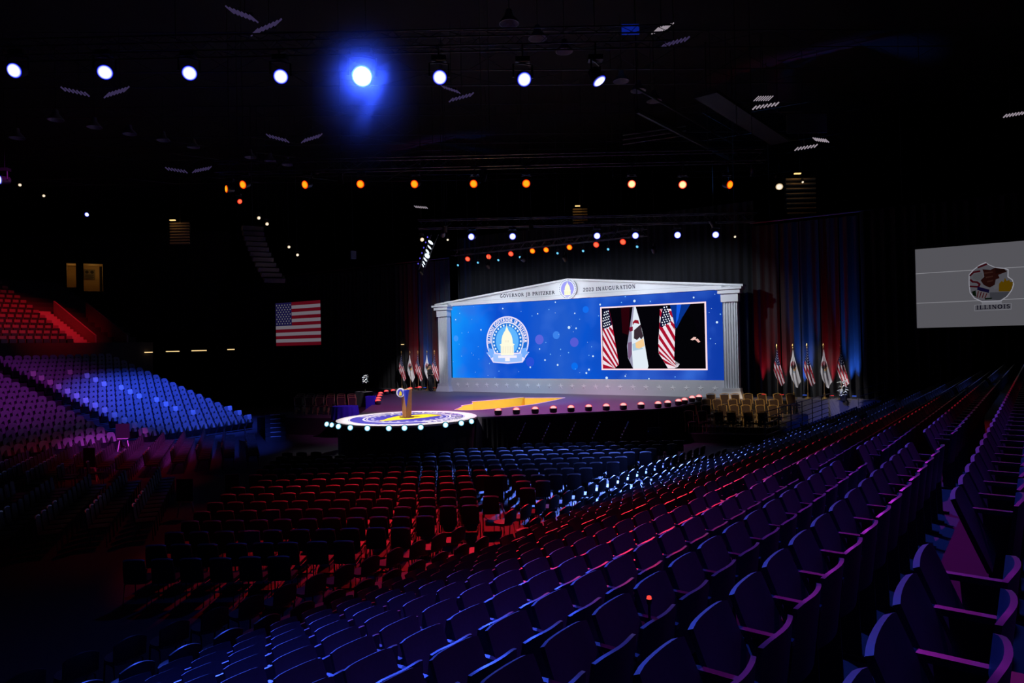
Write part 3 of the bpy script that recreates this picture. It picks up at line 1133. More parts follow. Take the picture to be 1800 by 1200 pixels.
def stripes(left, right, n, delta, layer):
    for i in range(-10, n):
        v0, v1 = i / n, (i + 1) / n
        q = [lerp_path(left, v0), lerp_path(right, v0 + delta), lerp_path(right, v1 + delta), lerp_path(left, v1)]
        P.poly(IP(q), srgb(168, 16, 44) if i % 2 == 0 else srgb(240, 226, 236), layer)


P.poly(IP([(207, 378), (268, 374), (303, 522), (368, 880), (366, 895), (320, 925), (210, 928)]), srgb(170, 20, 46), 2)
stripes([(207, 470), (208, 600), (210, 780), (212, 928)], [(290, 470), (330, 690), (368, 885), (330, 925)], 11, .34, 3)
P.poly(IP([(206, 378), (268, 374), (302, 524), (232, 566), (207, 556)]), srgb(12, 14, 44), 5)
for a in range(7):
    for b in range(4):
        x, y = 262 - b * 18 + a * 4 - (a % 2) * 8, 400 + a * 24 + b * 6
        if x > 210:
            P.poly([ins(x + 6 * cos(k), y + 7 * sin(k)) for k in [2 * pi * i / 8 for i in range(8)]], srgb(235, 240, 255), 6)
P.poly(IP([(497, 362), (526, 360), (560, 470), (600, 630), (648, 905), (640, 928), (505, 928), (455, 830), (445, 720), (470, 560)]), srgb(226, 236, 246), 2)
P.poly(IP([(497, 362), (512, 361), (490, 560), (492, 760), (505, 928), (455, 830), (445, 720), (470, 560)]), srgb(150, 150, 176), 3)
P.poly(IP([(500, 500), (520, 480), (552, 484), (562, 520), (540, 512), (515, 508), (500, 530)]), srgb(150, 20, 40), 4)
P.poly(IP([(466, 548), (500, 540), (500, 580), (470, 590)]), srgb(120, 20, 50), 4)
P.poly(IP([(512, 575), (575, 520), (585, 580), (600, 630), (580, 660), (565, 640), (540, 665), (510, 650)]), srgb(56, 42, 52), 4)
P.poly(IP([(525, 690), (600, 650), (612, 720), (560, 745), (530, 735)]), srgb(246, 206, 150), 4)
P.poly(IP([(495, 700), (530, 690), (600, 745), (500, 766)]), srgb(176, 206, 226), 3)
P.poly(IP([(455, 690), (492, 680), (492, 790), (470, 850), (456, 820)]), srgb(120, 90, 126), 4)
P.poly(IP([(752, 538), (852, 488), (888, 560), (880, 850), (930, 885), (912, 913), (882, 925), (825, 925), (740, 780), (738, 640)]), srgb(232, 222, 236), 2)
stripes([(750, 380), (745, 560), (738, 700), (742, 790), (830, 925)], [(850, 380), (888, 560), (884, 720), (880, 850), (900, 915)], 12, .36, 3)
P.poly(IP([(780, 349), (815, 347), (852, 490), (772, 548), (750, 540), (762, 440)]), srgb(12, 14, 46), 5)
for a in range(8):
    for b in range(4):
        x, y = 790 + b * 20 + (a % 2) * 9 - a * 3 + b * 2, 366 + a * 23 - b * 5
        if x < 780 + 36 + a * 8 and x > 758:
            P.poly([ins(x + 6 * cos(k), y + 7 * sin(k)) for k in [2 * pi * i / 8 for i in range(8)]], srgb(235, 240, 255), 6)
P.poly(IP([(900, 560), (950, 450), (1000, 430), (1040, 470), (1100, 640), (1130, 925), (890, 925)]), srgb(3, 3, 6), 2)
P.poly(IP([(1022, 662), (1050, 638), (1072, 640), (1064, 660), (1040, 668)]), srgb(240, 196, 186), 4)
P.poly(IP([(1060, 660), (1084, 652), (1106, 682), (1090, 690)]), srgb(232, 180, 172), 4)
o = P.build('live_picture', M_video, vw)
o.location = (0, -.006, 0)
o.rotation_euler = (pi / 2, 0, 0)
tag(o, 'white framed picture of standing flags')

# ------------------------------------------------------------------ temple front around the screen
tp = thing('temple_front', 'white temple front with pediment, pilasters and star base round the video wall', 'stage set', (WC.x, WC.y, WD), WA)


def slab(name, pts, y0, y1, parent, m=M_white):
    """vertical slab: outline in x,z extruded from y0 (front) to y1"""
    b = MB()
    n_ = len(pts)
    b.add([(x, y0, z) for x, z in pts] + [(x, y1, z) for x, z in pts], [tuple(range(n_)), tuple(range(n_, 2 * n_))[::-1]] + [(i, n_ + i, n_ + (i + 1) % n_, (i + 1) % n_) for i in range(n_)])
    return b.build(name, m, parent)


slab('pediment', [(-9.7, 5.9), (9.7, 5.9), (0, 6.74)], -.18, .35, tp)
slab('architrave', [(-9.0, 5.66), (9.0, 5.66), (9.0, 5.885), (-9.0, 5.885)], -.26, .35, tp)
for sg in (-1, 1):
    slab('raking_cornice', [(0, 6.75), (sg * 10.12, 5.745), (sg * 10.12, 5.86), (0, 6.86)][::sg], -.34, .35, tp)
    slab('cornice_lip', [(0, 6.70), (sg * 9.6, 5.745), (sg * 10.0, 5.74), (0, 6.747)][::sg], -.24, .30, tp)
M_joint = mat('grey_joint', (.30, .30, .34), .7)
slab('joint_line', [(-9.0, 5.886), (9.0, 5.886), (9.0, 5.899), (-9.0, 5.899)], -.235, .3, tp, M_joint)
slab('base_panel', [(-9.0, 0), (9.0, 0), (9.0, .895), (-9.0, .895)], -.10, .30, tp)
st_me = None
b = MB()
sp_ = star(0, 0, .19, .42)
b.add([(x, -.102, z) for x, z in sp_] + [(0, -.135, 0)], [(i, (i + 1) % 10, 10) for i in range(10)])
st_me = b.mesh('base_star')
st_me.materials.append(mat('star_white', (.93, .93, .95), .5))
for k in range(23):
    o = obj('base_star', st_me, None, tp)
    o.location = (-8.46 + .772 * k, 0, .45)
for sg in (-1, 1):
    col = thing('pilaster', None, None)
    col.parent = tp
    col.location = (sg * 9.44, 0, 0)
    w = .39
    prof = [(-w, .0)]
    nf = 6
    for k in range(nf):
        x0 = -w + 2 * w * k / nf
        for q in range(5):
            f = q / 4
            prof.append((x0 + 2 * w / nf * (.12 + .76 * f), -.36 + (.07 * sin(pi * f))))
    prof.append((w, .0))
    MB().prism(prof, .52, 4.98).build('shaft', M_white, col)
    MB().box((0, -.23, .44), (.92, .44, .16)).build('torus_block', M_white, col)
    MB().add([(-.58, -.52, 0), (.58, -.52, 0), (.58, 0, 0), (-.58, 0, 0), (-.47, -.44, .36), (.47, -.44, .36), (.47, 0, .36), (-.47, 0, .36)], [(3, 2, 1, 0), (4, 5, 6, 7), (0, 1, 5, 4), (1, 2, 6, 5), (2, 3, 7, 6), (3, 0, 4, 7)]).build('plinth', M_white, col)
    MB().box((0, -.22, 5.19), (.88, .44, .42)).build('necking', M_white, col)
    MB().box((0, -.28, 5.51), (1.14, .56, .20)).build('echinus', M_white, col)
    MB().box((0, -.33, 5.675), (1.36, .66, .13)).build('abacus', M_white, col)
P = Print(.003)
write(P, 'GOVERNOR JB PRITZKER', -4.91, 6.0, .205, srgb(38, 42, 62), 0, width=3.95)
o = P.build('lettering', M_print, tp)
o.location = (0, -.185, 0)
o.rotation_euler = (pi / 2, 0, 0)
P = Print(.003)
write(P, '2023 INAUGURATION', .94, 6.03, .205, srgb(52, 56, 76), 0, width=3.27)
o = P.build('lettering', M_print, tp)
o.location = (0, -.185, 0)
o.rotation_euler = (pi / 2, 0, 0)
P = Print(.003)
P.poly(ell(0, 6.24, .60, .60, 36), srgb(236, 240, 248), 0)
P.poly(ell(0, 6.24, .43, .46, 32), srgb(150, 148, 225), 1)
for k in range(32):
    a = 2 * pi * k / 32
    P.poly(star(.525 * cos(a), 6.24 + .535 * sin(a), .042, .55, a), srgb(70, 76, 130), 1)
dome(P, 0, 5.86, .42, .86, srgb(244, 244, 200), 2, srgb(205, 205, 130))
o = P.build('medallion', M_print, tp)
o.location = (0, -.36, 0)
o.rotation_euler = (pi / 2, 0, 0)
MB().lathe([(.605, 0), (.605, .16)], 36, M=Matrix.Translation((0, -.195, 6.24)) @ Matrix.Rotation(pi / 2, 4, 'X')).build('medallion_disc', M_white, tp)

# ------------------------------------------------------------------ hanging screens either side
sc = thing('projection_screen', 'hanging screen showing a striped flag with a star field', 'screen', tuple(W(-24.3, -.1, 0)), WA)
P = Print(.006)
x0, x1, z0, z1 = -2.63, 2.63, 3.33, 6.77
k_ = .135
dim = lambda r, g, b_: tuple(c * k_ for c in srgb(r, g, b_))
for i in range(13):
    za, zb = z1 - (z1 - z0) * i / 13, z1 - (z1 - z0) * (i + 1) / 13
    P.rect(x0, zb, x1, za, dim(190, 30, 60) if i % 2 == 0 else dim(246, 232, 250), 0)
cx1 = x0 + .37 * (x1 - x0)
cz0 = z1 - (z1 - z0) * 7 / 13
P.rect(x0, cz0, cx1, z1, dim(66, 58, 140), 1)
for r_ in range(9):
    for c_ in range(6 if r_ % 2 == 0 else 5):
        P.poly(star(x0 + (cx1 - x0) * (c_ * 2 + (1 if r_ % 2 == 0 else 2)) / 12, z1 - (z1 - cz0) * (r_ + 1) / 10, .075, .5), dim(255, 255, 255), 2)
o = P.build('flag_picture', M_dimvideo, sc)
o.location = (0, -.03, 0)
o.rotation_euler = (pi / 2, 0, 0)
MB().box((0, 0, 5.05), (5.34, .04, 3.52)).build('screen_cloth', M_velour, sc)
MB().tube([(-2.75, 0, 6.88), (2.75, 0, 6.88)], .03, 6).build('top_bar', M_metal, sc)
for sx in (-2.3, 2.3):
    MB().tube([(sx, 0, 6.9), (sx, 0, 17.44)], .012, 4).build('hanging_cable', M_metal, sc)

sc = thing('projection_screen', 'pale hanging screen with a state emblem and the word ILLINOIS', 'screen', tuple(W(20.55, -.1, 0)), WA)
P = Print(.006)
k_ = .105
x0, x1, z0, z1 = -2.82, 2.82, 3.36, 6.95
P.rect(x0, z0, x1, z1, dim(236, 234, 248), 0)
for z in (4.49, 5.84):
    P.rect(x0, z - .012, x1, z + .012, dim(300, 300, 315) if False else tuple(c * .28 for c in srgb(240, 240, 250)), 1)


def em(x, y):                                        # emblem traced in its own 1200 px close-up
    return ((x - 865) * .00385 * 1.0 + .0, 5.30 - (y - 505) * .00475)


EP = lambda pts: [em(*p) for p in pts]
wh = tuple(c * .30 for c in srgb(235, 235, 250))
P.poly(EP([(815, 325), (850, 350), (905, 378), (990, 390), (1025, 405), (1022, 470), (1060, 500), (1072, 545), (1050, 600), (1010, 650), (950, 690), (770, 690), (700, 655), (660, 600), (652, 520), (655, 430), (700, 385), (760, 345)]), wh, 2)
P.poly(EP([(815, 335), (850, 358), (905, 386), (985, 398), (1016, 412), (1012, 474), (1052, 505), (1062, 545), (1042, 596), (1004, 643), (945, 682), (775, 682), (706, 648), (668, 596), (660, 520), (663, 435), (705, 392), (765, 353)]), dim(206, 204, 220), 3)
br = dim(92, 44, 40)
P.poly(EP([(785, 390), (860, 400), (900, 382), (985, 400), (1010, 425), (960, 440), (930, 450), (940, 480), (905, 490), (895, 540), (850, 560), (820, 550), (790, 530), (765, 490), (800, 460), (795, 420)]), br, 4)
P.poly(EP([(905, 392), (985, 402), (1005, 420), (940, 432), (905, 440)]), dim(70, 34, 30), 5)
for y_ in range(3):
    P.poly(EP([(800 + 12 * y_, 420 + 40 * y_), (880, 415 + 38 * y_), (882, 428 + 38 * y_), (802 + 12 * y_, 434 + 40 * y_)]), dim(130, 80, 70), 5)
rd = dim(140, 30, 50)
P.line(EP([(745, 370), (825, 345)]), .075, rd, 5)
P.line(EP([(668, 440), (700, 412), (760, 405)]), .075, rd, 5)
P.line(EP([(670, 480), (690, 500), (730, 505), (755, 525), (745, 545)]), .075, rd, 5)
P.line(EP([(665, 540), (730, 548)]), .07, rd, 5)
P.poly(EP([(700, 430), (780, 420), (790, 470), (740, 490), (690, 470)]), dim(190, 190, 200), 4)
P.poly(EP([(735, 545), (845, 580), (830, 640), (780, 660), (720, 640), (725, 590)]), dim(220, 210, 220), 5)
P.poly(EP([(735, 545), (845, 580), (838, 610), (730, 578)]), dim(50, 40, 110), 6)
for q in range(4):
    P.line(EP([(742 + 26 * q, 590 + 8 * q), (728 + 24 * q, 645 + 3 * q)]), .035, dim(150, 40, 50), 6)
P.poly(EP([(680, 590), (715, 580), (722, 640), (690, 625)]), dim(36, 60, 40), 5)
P.poly(EP([(800, 655), (870, 655), (860, 668), (800, 670)]), dim(36, 60, 40), 6)
P.poly(EP([(930, 600), (935, 530), (960, 505), (975, 520), (990, 480), (1005, 510), (1030, 500), (1035, 520), (1062, 520), (1050, 580), (1030, 605)]), dim(212, 160, 20), 5)
P.poly(EP([(845, 605), (1030, 610), (990, 655), (930, 680), (850, 670)]), dim(150, 152, 168), 4)
P.poly(EP([(880, 545), (930, 520), (930, 570), (890, 580)]), dim(216, 214, 226), 5)
P.poly(EP([(770, 690), (955, 690), (955, 712), (1045, 712), (1042, 768), (698, 772), (700, 715), (770, 712)]), tuple(c * .17 for c in srgb(235, 235, 250)), 2)
P.poly(EP([(706, 720), (1038, 716), (1036, 762), (704, 766)]), dim(222, 220, 236), 3)
xa, za = em(718, 756)
write(P, 'ILLINOIS', xa, za, .165, dim(40, 36, 74), 4, width=1.20)
o = P.build('flag_picture', M_dimvideo, sc)
o.location = (0, -.03, 0)
o.rotation_euler = (pi / 2, 0, 0)
MB().box((0, 0, 5.15), (5.7, .04, 3.66)).build('screen_cloth', M_velour, sc)
MB().tube([(-2.9, 0, 7.06), (2.9, 0, 7.06)], .03, 6).build('top_bar', M_metal, sc)
for sx in (-2.5, 2.5):
    MB().tube([(sx, 0, 7.08), (sx, 0, 17.44)], .012, 4).build('hanging_cable', M_metal, sc)

# ------------------------------------------------------------------ drapes
def drape(s0, s1, q, ztop, label, m, grp, amp=.10, wl=.42, name='stage_drape', zb=0.0):
    n_ = max(8, int((s1 - s0) / wl * 8))
    def f(u, v):
        s = s0 + (s1 - s0) * u
        a_ = amp * (1 - .35 * v)
        return tuple(W(s, q + a_ * sin(2 * pi * s / wl + .6 * sin(s * 1.7)) + .03 * sin(s * 9), zb + (ztop - zb) * v))
    o_ = MB().shell(f, n_, 4, tuple(SQ * -.01)).build(name, m, None, True)
    return tag(o_, label, 'drape', grp)


RD = [(10.25, 11.55, 'beside the pilaster'), (11.6, 12.55, 'behind the first pair of flags'), (12.6, 13.5, 'behind the middle flag'), (13.55, 14.4, 'behind the fourth flag'), (14.45, 15.3, 'behind the end flag')]
for s0, s1, w in RD:
    drape(s0, s1, -1.3, 9.0, f'grey uplit stage drape {w}, chair side of the stage', M_drape, 'uplit drapes by the gilt chairs')
for s0, s1, w in [(-15.2, -13.9, 'at the dark end of the row'), (-13.85, -12.9, 'behind the outermost flags'), (-12.85, -11.85, 'behind the middle flag'), (-11.8, -10.9, 'behind the inner flags'), (-10.85, -10.0, 'against the pilaster')]:
    drape(s0, s1, -1.3, 9.0, f'grey uplit stage drape {w}, lectern side of the stage', M_drape, 'uplit drapes by the lectern side')
drape(15.4, 34, -.9, 9.1, 'long black masking drape behind the pale screen', M_velour, None, zb=-WD)
drape(-40, -15.4, -1.6, 9.0, 'long black masking drape behind the striped flag screen', M_velour, None, zb=-WD)
drape(-9.9, 10.2, -2.0, 10.5, 'black backdrop hanging behind the video wall', M_velour, None)
for (a, b_, z) in ((10.2, 34, 9.15), (-40, -9.9, 9.1)):
    t = thing('drape_pipe', 'long pipe carrying the drapes ' + ('on the gilt chair side' if a > 0 else 'on the lectern side'), 'pipe')
    MB().tube([W(a, -1.1, z), W(b_, -1.1, z)], .04, 6).build('pipe', M_truss, t)
    k = a + 1
    while k < b_:
        MB().tube([W(k, -1.1, z), W(k, -1.1, 17.44)], .01, 4).build('hanging_cable', M_truss, t)
        k += 6
# coloured uplights at the foot of the drapes
def uplight(s, q, colr, p, lab, tz=2.4, ds=0.0, size=30):
    b = W(s, q, 0)
    t = thing('drape_uplight', lab, 'stage light', b, WA, 'drape uplights')
    MB().box((0, 0, .07), (.22, .16, .13)).build('casing', M_can, t)
    MB().box((0, 0, .142), (.18, .12, .012)).build('lens', emit('uplight_red', (1, .03, .04), 1.2) if colr[0] > .5 else emit('uplight_blue', (.05, .15, 1), 1.2), t)
    spot('uplight_beam', b + V((0, 0, .2)), W(s + ds, -1.3, tz), colr, p, size, .9, .08)


UB, UR = (.03, .16, 1.0), (1.0, .02, .05)
for s, c, p, w in [(10.75, UR, 120, 'first'), (11.65, UR, 130, 'second'), (12.75, UB, 420, 'third'), (14.0, UR, 150, 'fourth'), (15.0, UB, 420, 'fifth')]:
    uplight(s, -.85, c, p * 7, f'small drape uplight on the gilt chair side, {w} out from the pilaster')
for s, c, p, w in [(-13.4, UR, 130, 'fifth'), (-12.9, UR, 130, 'fourth'), (-12.1, UB, 420, 'third'), (-11.2, UR, 150, 'second'), (-10.3, UB, 420, 'first')]:
    uplight(s, -.85, c, p * 7, f'small drape uplight on the lectern side, {w} out from the pilaster')

# ------------------------------------------------------------------ flags on stands
def lerp1(tab, v):
    for (a, x), (b, y) in zip(tab, tab[1:]):
        if v <= b:
            return x + (y - x) * (v - a) / (b - a)
    return tab[-1][1]


def flag_cloth(kind):
    NU_, NV_ = 26, 54
    xl = [(0, -.015), (.2, -.05), (.45, -.15), (.75, -.19), (1, -.10)]
    xr = [(0, .015), (.2, .05), (.45, .14), (.75, .25), (1, .34)]
    Lu = [(0, 1.30), (.55, 1.78), (.7, 1.80), (1, 1.62)] if kind == 'stars' else [(0, 1.42), (.5, 1.86), (.62, 1.88), (1, 1.55)]
    b = MB()
    def pt(u, v):
        x = lerp1(xl, v) * (1 - u) + lerp1(xr, v) * u
        y = -.03 + .055 * v * sin(u * 17 + .6) + .03 * v * sin(u * 7)
        return (x, y, 2.42 - lerp1(Lu, u) * v)
    P_ = [[pt(i / NU_, j / NV_) for j in range(NV_ + 1)] for i in range(NU_ + 1)]
    for i in range(NU_):
        for j in range(NV_):
            u, v = (i + .5) / NU_, (j + .5) / NV_
            x, _, z = P_[i][j]
            if kind == 'stars':
                if v < .40 + .05 * u:
                    c = srgb(226, 228, 240) if ((j // 2) % 2 == 0 and j % 2 == 0 and (i + (j // 2)) % 4 in (1, 2)) else srgb(30, 34, 84)
                else:
                    k = math.floor((x + .31 * (z - 2.4)) / .066)
                    c = srgb(178, 30, 54) if k % 2 else srgb(236, 226, 230)
            else:
                c = srgb(232, 230, 232)
                du = (u - .52) / .42
                dv = (v - .46) / .16
                if du * du + dv * dv < 1:
                    if v < .40:
                        c = srgb(160, 40, 60) if (i + j) % 3 else srgb(226, 210, 214)
                    elif v < .50:
                        c = srgb(66, 46, 50) if u > .35 else srgb(150, 60, 70)
                    elif v < .56:
                        c = srgb(226, 176, 110) if u > .5 else srgb(70, 90, 80)
                    else:
                        c = srgb(170, 182, 196) if u < .7 else srgb(230, 190, 130)
            n_ = len(b.v)
            b.v += [P_[i][j], P_[i + 1][j], P_[i + 1][j + 1], P_[i][j + 1]]
            b.f.append((n_, n_ + 3, n_ + 2, n_ + 1))
            b.c.append(c)
    me = b.mesh('flag_cloth')
    bm = bmesh.new()
    bm.from_mesh(me)
    bmesh.ops.remove_doubles(bm, verts=bm.verts, dist=1e-5)
    bm.to_mesh(me)
    bm.free()
    me.shade_smooth()
    me.materials.append(print_mat('flag_fabric', rough=.85))
    return me


CLOTH = {'stars': flag_cloth('stars'), 'state': flag_cloth('state')}
M_gold = mat('gilt_brass', (.75, .52, .16), .3, .9)
FP = [('pole', MB().tube([(0, 0, .06), (0, 0, 2.50)], .016, 8).mesh('pole'), mat('oak_pole', (.25, .15, .07), .5)),
      ('stand', MB().lathe([(.17, 0), (.17, .03), (.13, .06), (.05, .10), (.035, .30), (.02, .31)], 16).mesh('stand', True), M_gold),
      ('finial', MB().lathe([(.018, 2.50), (.035, 2.54), (.014, 2.58), (.05, 2.63), (.03, 2.70), (.004, 2.76)], 10).mesh('finial', True), M_gold)]
def on_q(px, q):
    k = (px - 900) / FPX                              # floor point on the line q seen in that column
    o_ = WC + SQ * q
    s_ = (k * o_.y - o_.x) / (SX.x - k * SX.y)
    return o_ + SX * s_


flags = [(p, k, 'gilt chair side', n_) for p, k, n_ in zip([on_q(x, -.25) for x in (1365, 1393, 1418, 1447, 1477)], ['stars', 'state', 'stars', 'state', 'stars'], ['nearest the pilaster', 'second out from the pilaster', 'middle of its row', 'fourth out from the pilaster', 'at the outer end of its row'])]
flags += [(p, k, 'lectern side', n_) for p, k, n_ in zip([on_q(x, -.25) for x in (705, 720, 734, 750, 763)], ['stars', 'state', 'stars', 'state', 'stars'], ['at the outer end of its row', 'fourth out from the pilaster', 'middle of its row', 'second out from the pilaster', 'partly behind a person'])]
for p, k, side, w in flags:
    what = 'stars and stripes flag' if k == 'stars' else 'white state flag with an emblem'
    t = thing('standing_flag', f'{what}, {side}, {w}', 'flag', (p.x, p.y, WD + .002), radians(-12 if 'gilt' in side else -4), 'flags standing on stage')
    for nm, me, mm in FP:
        obj(nm, me, mm, t)
    c = obj('flag_cloth', CLOTH[k], None, t)
    c.location = (0, -.02, 0)

# ------------------------------------------------------------------ gilt banquet chairs on stepped platforms
M_gilt = mat('gilt_frame', (.62, .42, .16), .35, .5)
M_brown = mat('brown_upholstery', (.028, .013, .008), .85, noise=.2, nscale=25)


def bq_back(u, v):
    x = (u - .5) * 2
    return (x * (.175 + .03 * v), -.20 - .07 * v, .52 + .38 * v + .02 * (1 - x * x) * v)


BQ = [('backrest', MB().shell(bq_back, 5, 4, (0, -.03, 0)).mesh('backrest', True), M_brown),
      ('back_frame', MB().tube([(-.19, -.26, 0), (-.20, -.19, .45), (-.225, -.285, .93), (-.10, -.29, .965), (.10, -.29, .965), (.225, -.285, .93), (.20, -.19, .45), (.19, -.26, 0)], .02, 6).mesh('back_frame', True), M_gilt),
      ('seat', MB().shell(lambda u, v: ((u - .5) * .42, -.17 + .40 * v, .42 + .02 * sin(pi * u)), 4, 3, (0, 0, .06)).mesh('seat', True), M_brown)]
for sx in (-1, 1):
    BQ.append(('leg', MB().tube([(sx * .19, .20, 0), (sx * .19, .20, .42)], .015, 6).mesh('leg'), M_gilt))
rowx = [[1251, 1275, 1295, 1317, 1342, 1370, 1392], [1243, 1263, 1290, 1314, 1338, 1362], [1217, 1242, 1272, 1293, 1313, 1339, 1360], [1212, 1236, 1265, 1288, 1317, 1342]]
RZ = [1.00, .80, .60, .40]
bq0 = None
for r_, xs in enumerate(rowx):
    A = V((9.9, 33.9, 0)) + V((-.34, -.94, 0)) * .92 * r_
    D = V((.94, -.34, 0))
    N_ = V((.34, .94, 0))
    a0, a1 = (-.9, (4.3, 3.9, 3.6, 3.0)[r_])
    pb = MB()
    for_ = [A + D * a0 - N_ * .62, A + D * a1 - N_ * .62, A + D * a1 + N_ * .298, A + D * a0 + N_ * .298]
    o = pb.prism([(p.x, p.y) for p in for_], 0.02, RZ[r_]).build('chair_platform', mat('platform_carpet', (.03, .028, .03), .9))
    tag(o, f'black stepped platform under the gilt chairs, {["top", "second", "third", "lowest"][r_]} step', 'platform', 'stepped chair platforms')
    for c_, px in enumerate(xs):
        k = (px - 900) / FPX
        t_ = (k * A.y - A.x) / (D.x - k * D.y)
        p = A + D * t_ - N_ * .17 + V((0, 0, RZ[r_] + .002))
        lab = f'gilt framed brown banquet chair, {ORD[c_]} along the {["top", "second", "third", "lowest"][r_]} step from the stage'
        rz = radians(188 + random.uniform(-4, 4))
        if bq0 is None:
            bq0 = thing('banquet_chair', lab, 'chair', p, rz, 'gilt chairs on the steps')
            bqk = [obj(nm, me, mm, bq0) for nm, me, mm in BQ]
        else:
            copy_tree(bq0, bqk, p, rz, lab, 'gilt chairs on the steps')
# dim twin seating beyond the lectern
pb = MB().prism([(-14.2, 37.8), (-8.9, 36.2), (-8.3, 42.5), (-12.6, 44.2)], .02, .9).build('chair_platform', mat('platform_carpet', (.03, .028, .03), .9))
tag(pb, 'dark platform carrying the dim chairs beyond the lectern', 'platform', 'platform beyond the lectern')
for r_, (yy, zt) in enumerate(((42.0, 0), (40.6, 0), (39.2, 0))):
    for c_ in range(6):
        p = V((-13.0 + .68 * c_ + .35 * r_, yy - .25 * c_, .902))
        copy_tree(bq0, bqk, p, radians(205), f'dim banquet chair beyond the lectern, {ORD[c_]} in the {["back", "middle", "front"][r_]} row', 'dim chairs beyond the lectern')

# ------------------------------------------------------------------ draped tables, stage boxes
t = thing('draped_table', 'low round table under a pleated royal blue cloth beyond the round stage', 'table', at(607, 726, 35.5) * 1.0)
t.location.z = .9 - .9
tb = V((t.location.x, t.location.y))
me = MB()
n_ = 60
vs = []
for j in range(3):
    for k in range(n_):
        r = .66 + (.05 * sin(k * 2 * pi / n_ * 15) + .05) * (0, .5, 1)[j]
        vs.append((r * cos(2 * pi * k / n_) * 1.0, r * sin(2 * pi * k / n_) * .7, (1.62, 1.3, .92)[j]))
me.add(vs, [(j * n_ + (k + 1) % n_, j * n_ + k, (j + 1) * n_ + k, (j + 1) * n_ + (k + 1) % n_) for j in range(2) for k in range(n_)] + [tuple(range(n_))])
M_royal = mat('royal_cloth', (.02, .03, .55), .8, noise=.1)
me.build('tablecloth', M_royal, t, True)
MB().lathe([(.3, 0), (.3, .03), (.05, .06), (.05, 1.56), (.3, 1.58)], 14).build('pedestal', M_metal, t)
p = at(652, 716, 36.3)
o = MB().box((0, 0, .55), (.50, .40, 1.1)).box((0, -.215, .56), (.44, .03, .98)).build('draped_stand', M_royal)
o.location = (p.x, p.y, 0.95)
tag(o, 'upright stand draped in royal blue beside the red footlights', 'stand')
sb_ = MB().box((0, 0, .45), (.4, .4, .9)).build('stand_base', M_black, o)
sb_.location = (0, 0, -.93)

# ------------------------------------------------------------------ red footlights along the stage edge
LENS_RED = lens_mat('red_foot_lens', srgb(255, 190, 190), srgb(255, 40, 50), 1.15, 1.0)
FOOT = MB().lathe([(.12, 0), (.16, .04), (.165, .16), (.15, .19)], 14).mesh('casing', True)
fr = [(873, 724), (905, 722), (938, 720.5), (970, 718.5), (1001, 717), (1032, 715.5), (1063, 714.5), (1093, 713), (1124, 711.5), (1154, 710.5), (1171, 709.5), (1190, 706), (1200.5, 704), (1214, 700.5), (1226, 699)]
fw = [(-.74, 29.4), (.06, 29.55), (.88, 29.7), (1.7, 29.9), (2.52, 30.0), (3.32, 30.2), (4.13, 30.35), (4.91, 30.55), (5.78, 30.8), (6.55, 31.0), (7.02, 31.4), (7.62, 32.0), (8.0, 32.6), (8.62, 33.7), (9.0, 34.25)]
for i, (x, y) in enumerate(fw):
    px = fr[i][0]
    X = (px - 900) / FPX * y + .022 * 0
    t = thing('footlight', f'red footlight on the front stage edge, {ORD[i]} from the round stage', 'stage light', (X, y, WD + .004), 0, 'red footlights on the front edge')
    obj('casing', FOOT, M_can, t)
    d = V((-X * .02, -.62, .78)).normalized()
    put_lens(t, (0, -.02, .20), d, .155, LENS_RED)
LENS_RED2 = lens_mat('red_side_lens', srgb(255, 110, 110), srgb(240, 20, 40), 1.0, 1.0)
for i, (px, py, Y) in enumerate([(664.8, 710.5, 36.2), (666, 705, 38.0), (668, 700.5, 40.0), (669.5, 696, 42.0), (679.5, 692, 43.8), (691.5, 690.5, 44.6), (704, 689, 45.3), (721.5, 687, 46.2), (738, 685, 47.2)]):
    p = at(px, py, Y)
    t = thing('footlight', f'red footlight on the stage side beyond the lectern, {ORD[i]} from the front', 'stage light', (p.x, p.y, WD + .004), 0, 'red footlights on the side edge')
    obj('casing', FOOT, M_can, t)
    put_lens(t, (0, -.02, .20), V((.55, -.62, .55)).normalized(), .18, LENS_RED2, .6)

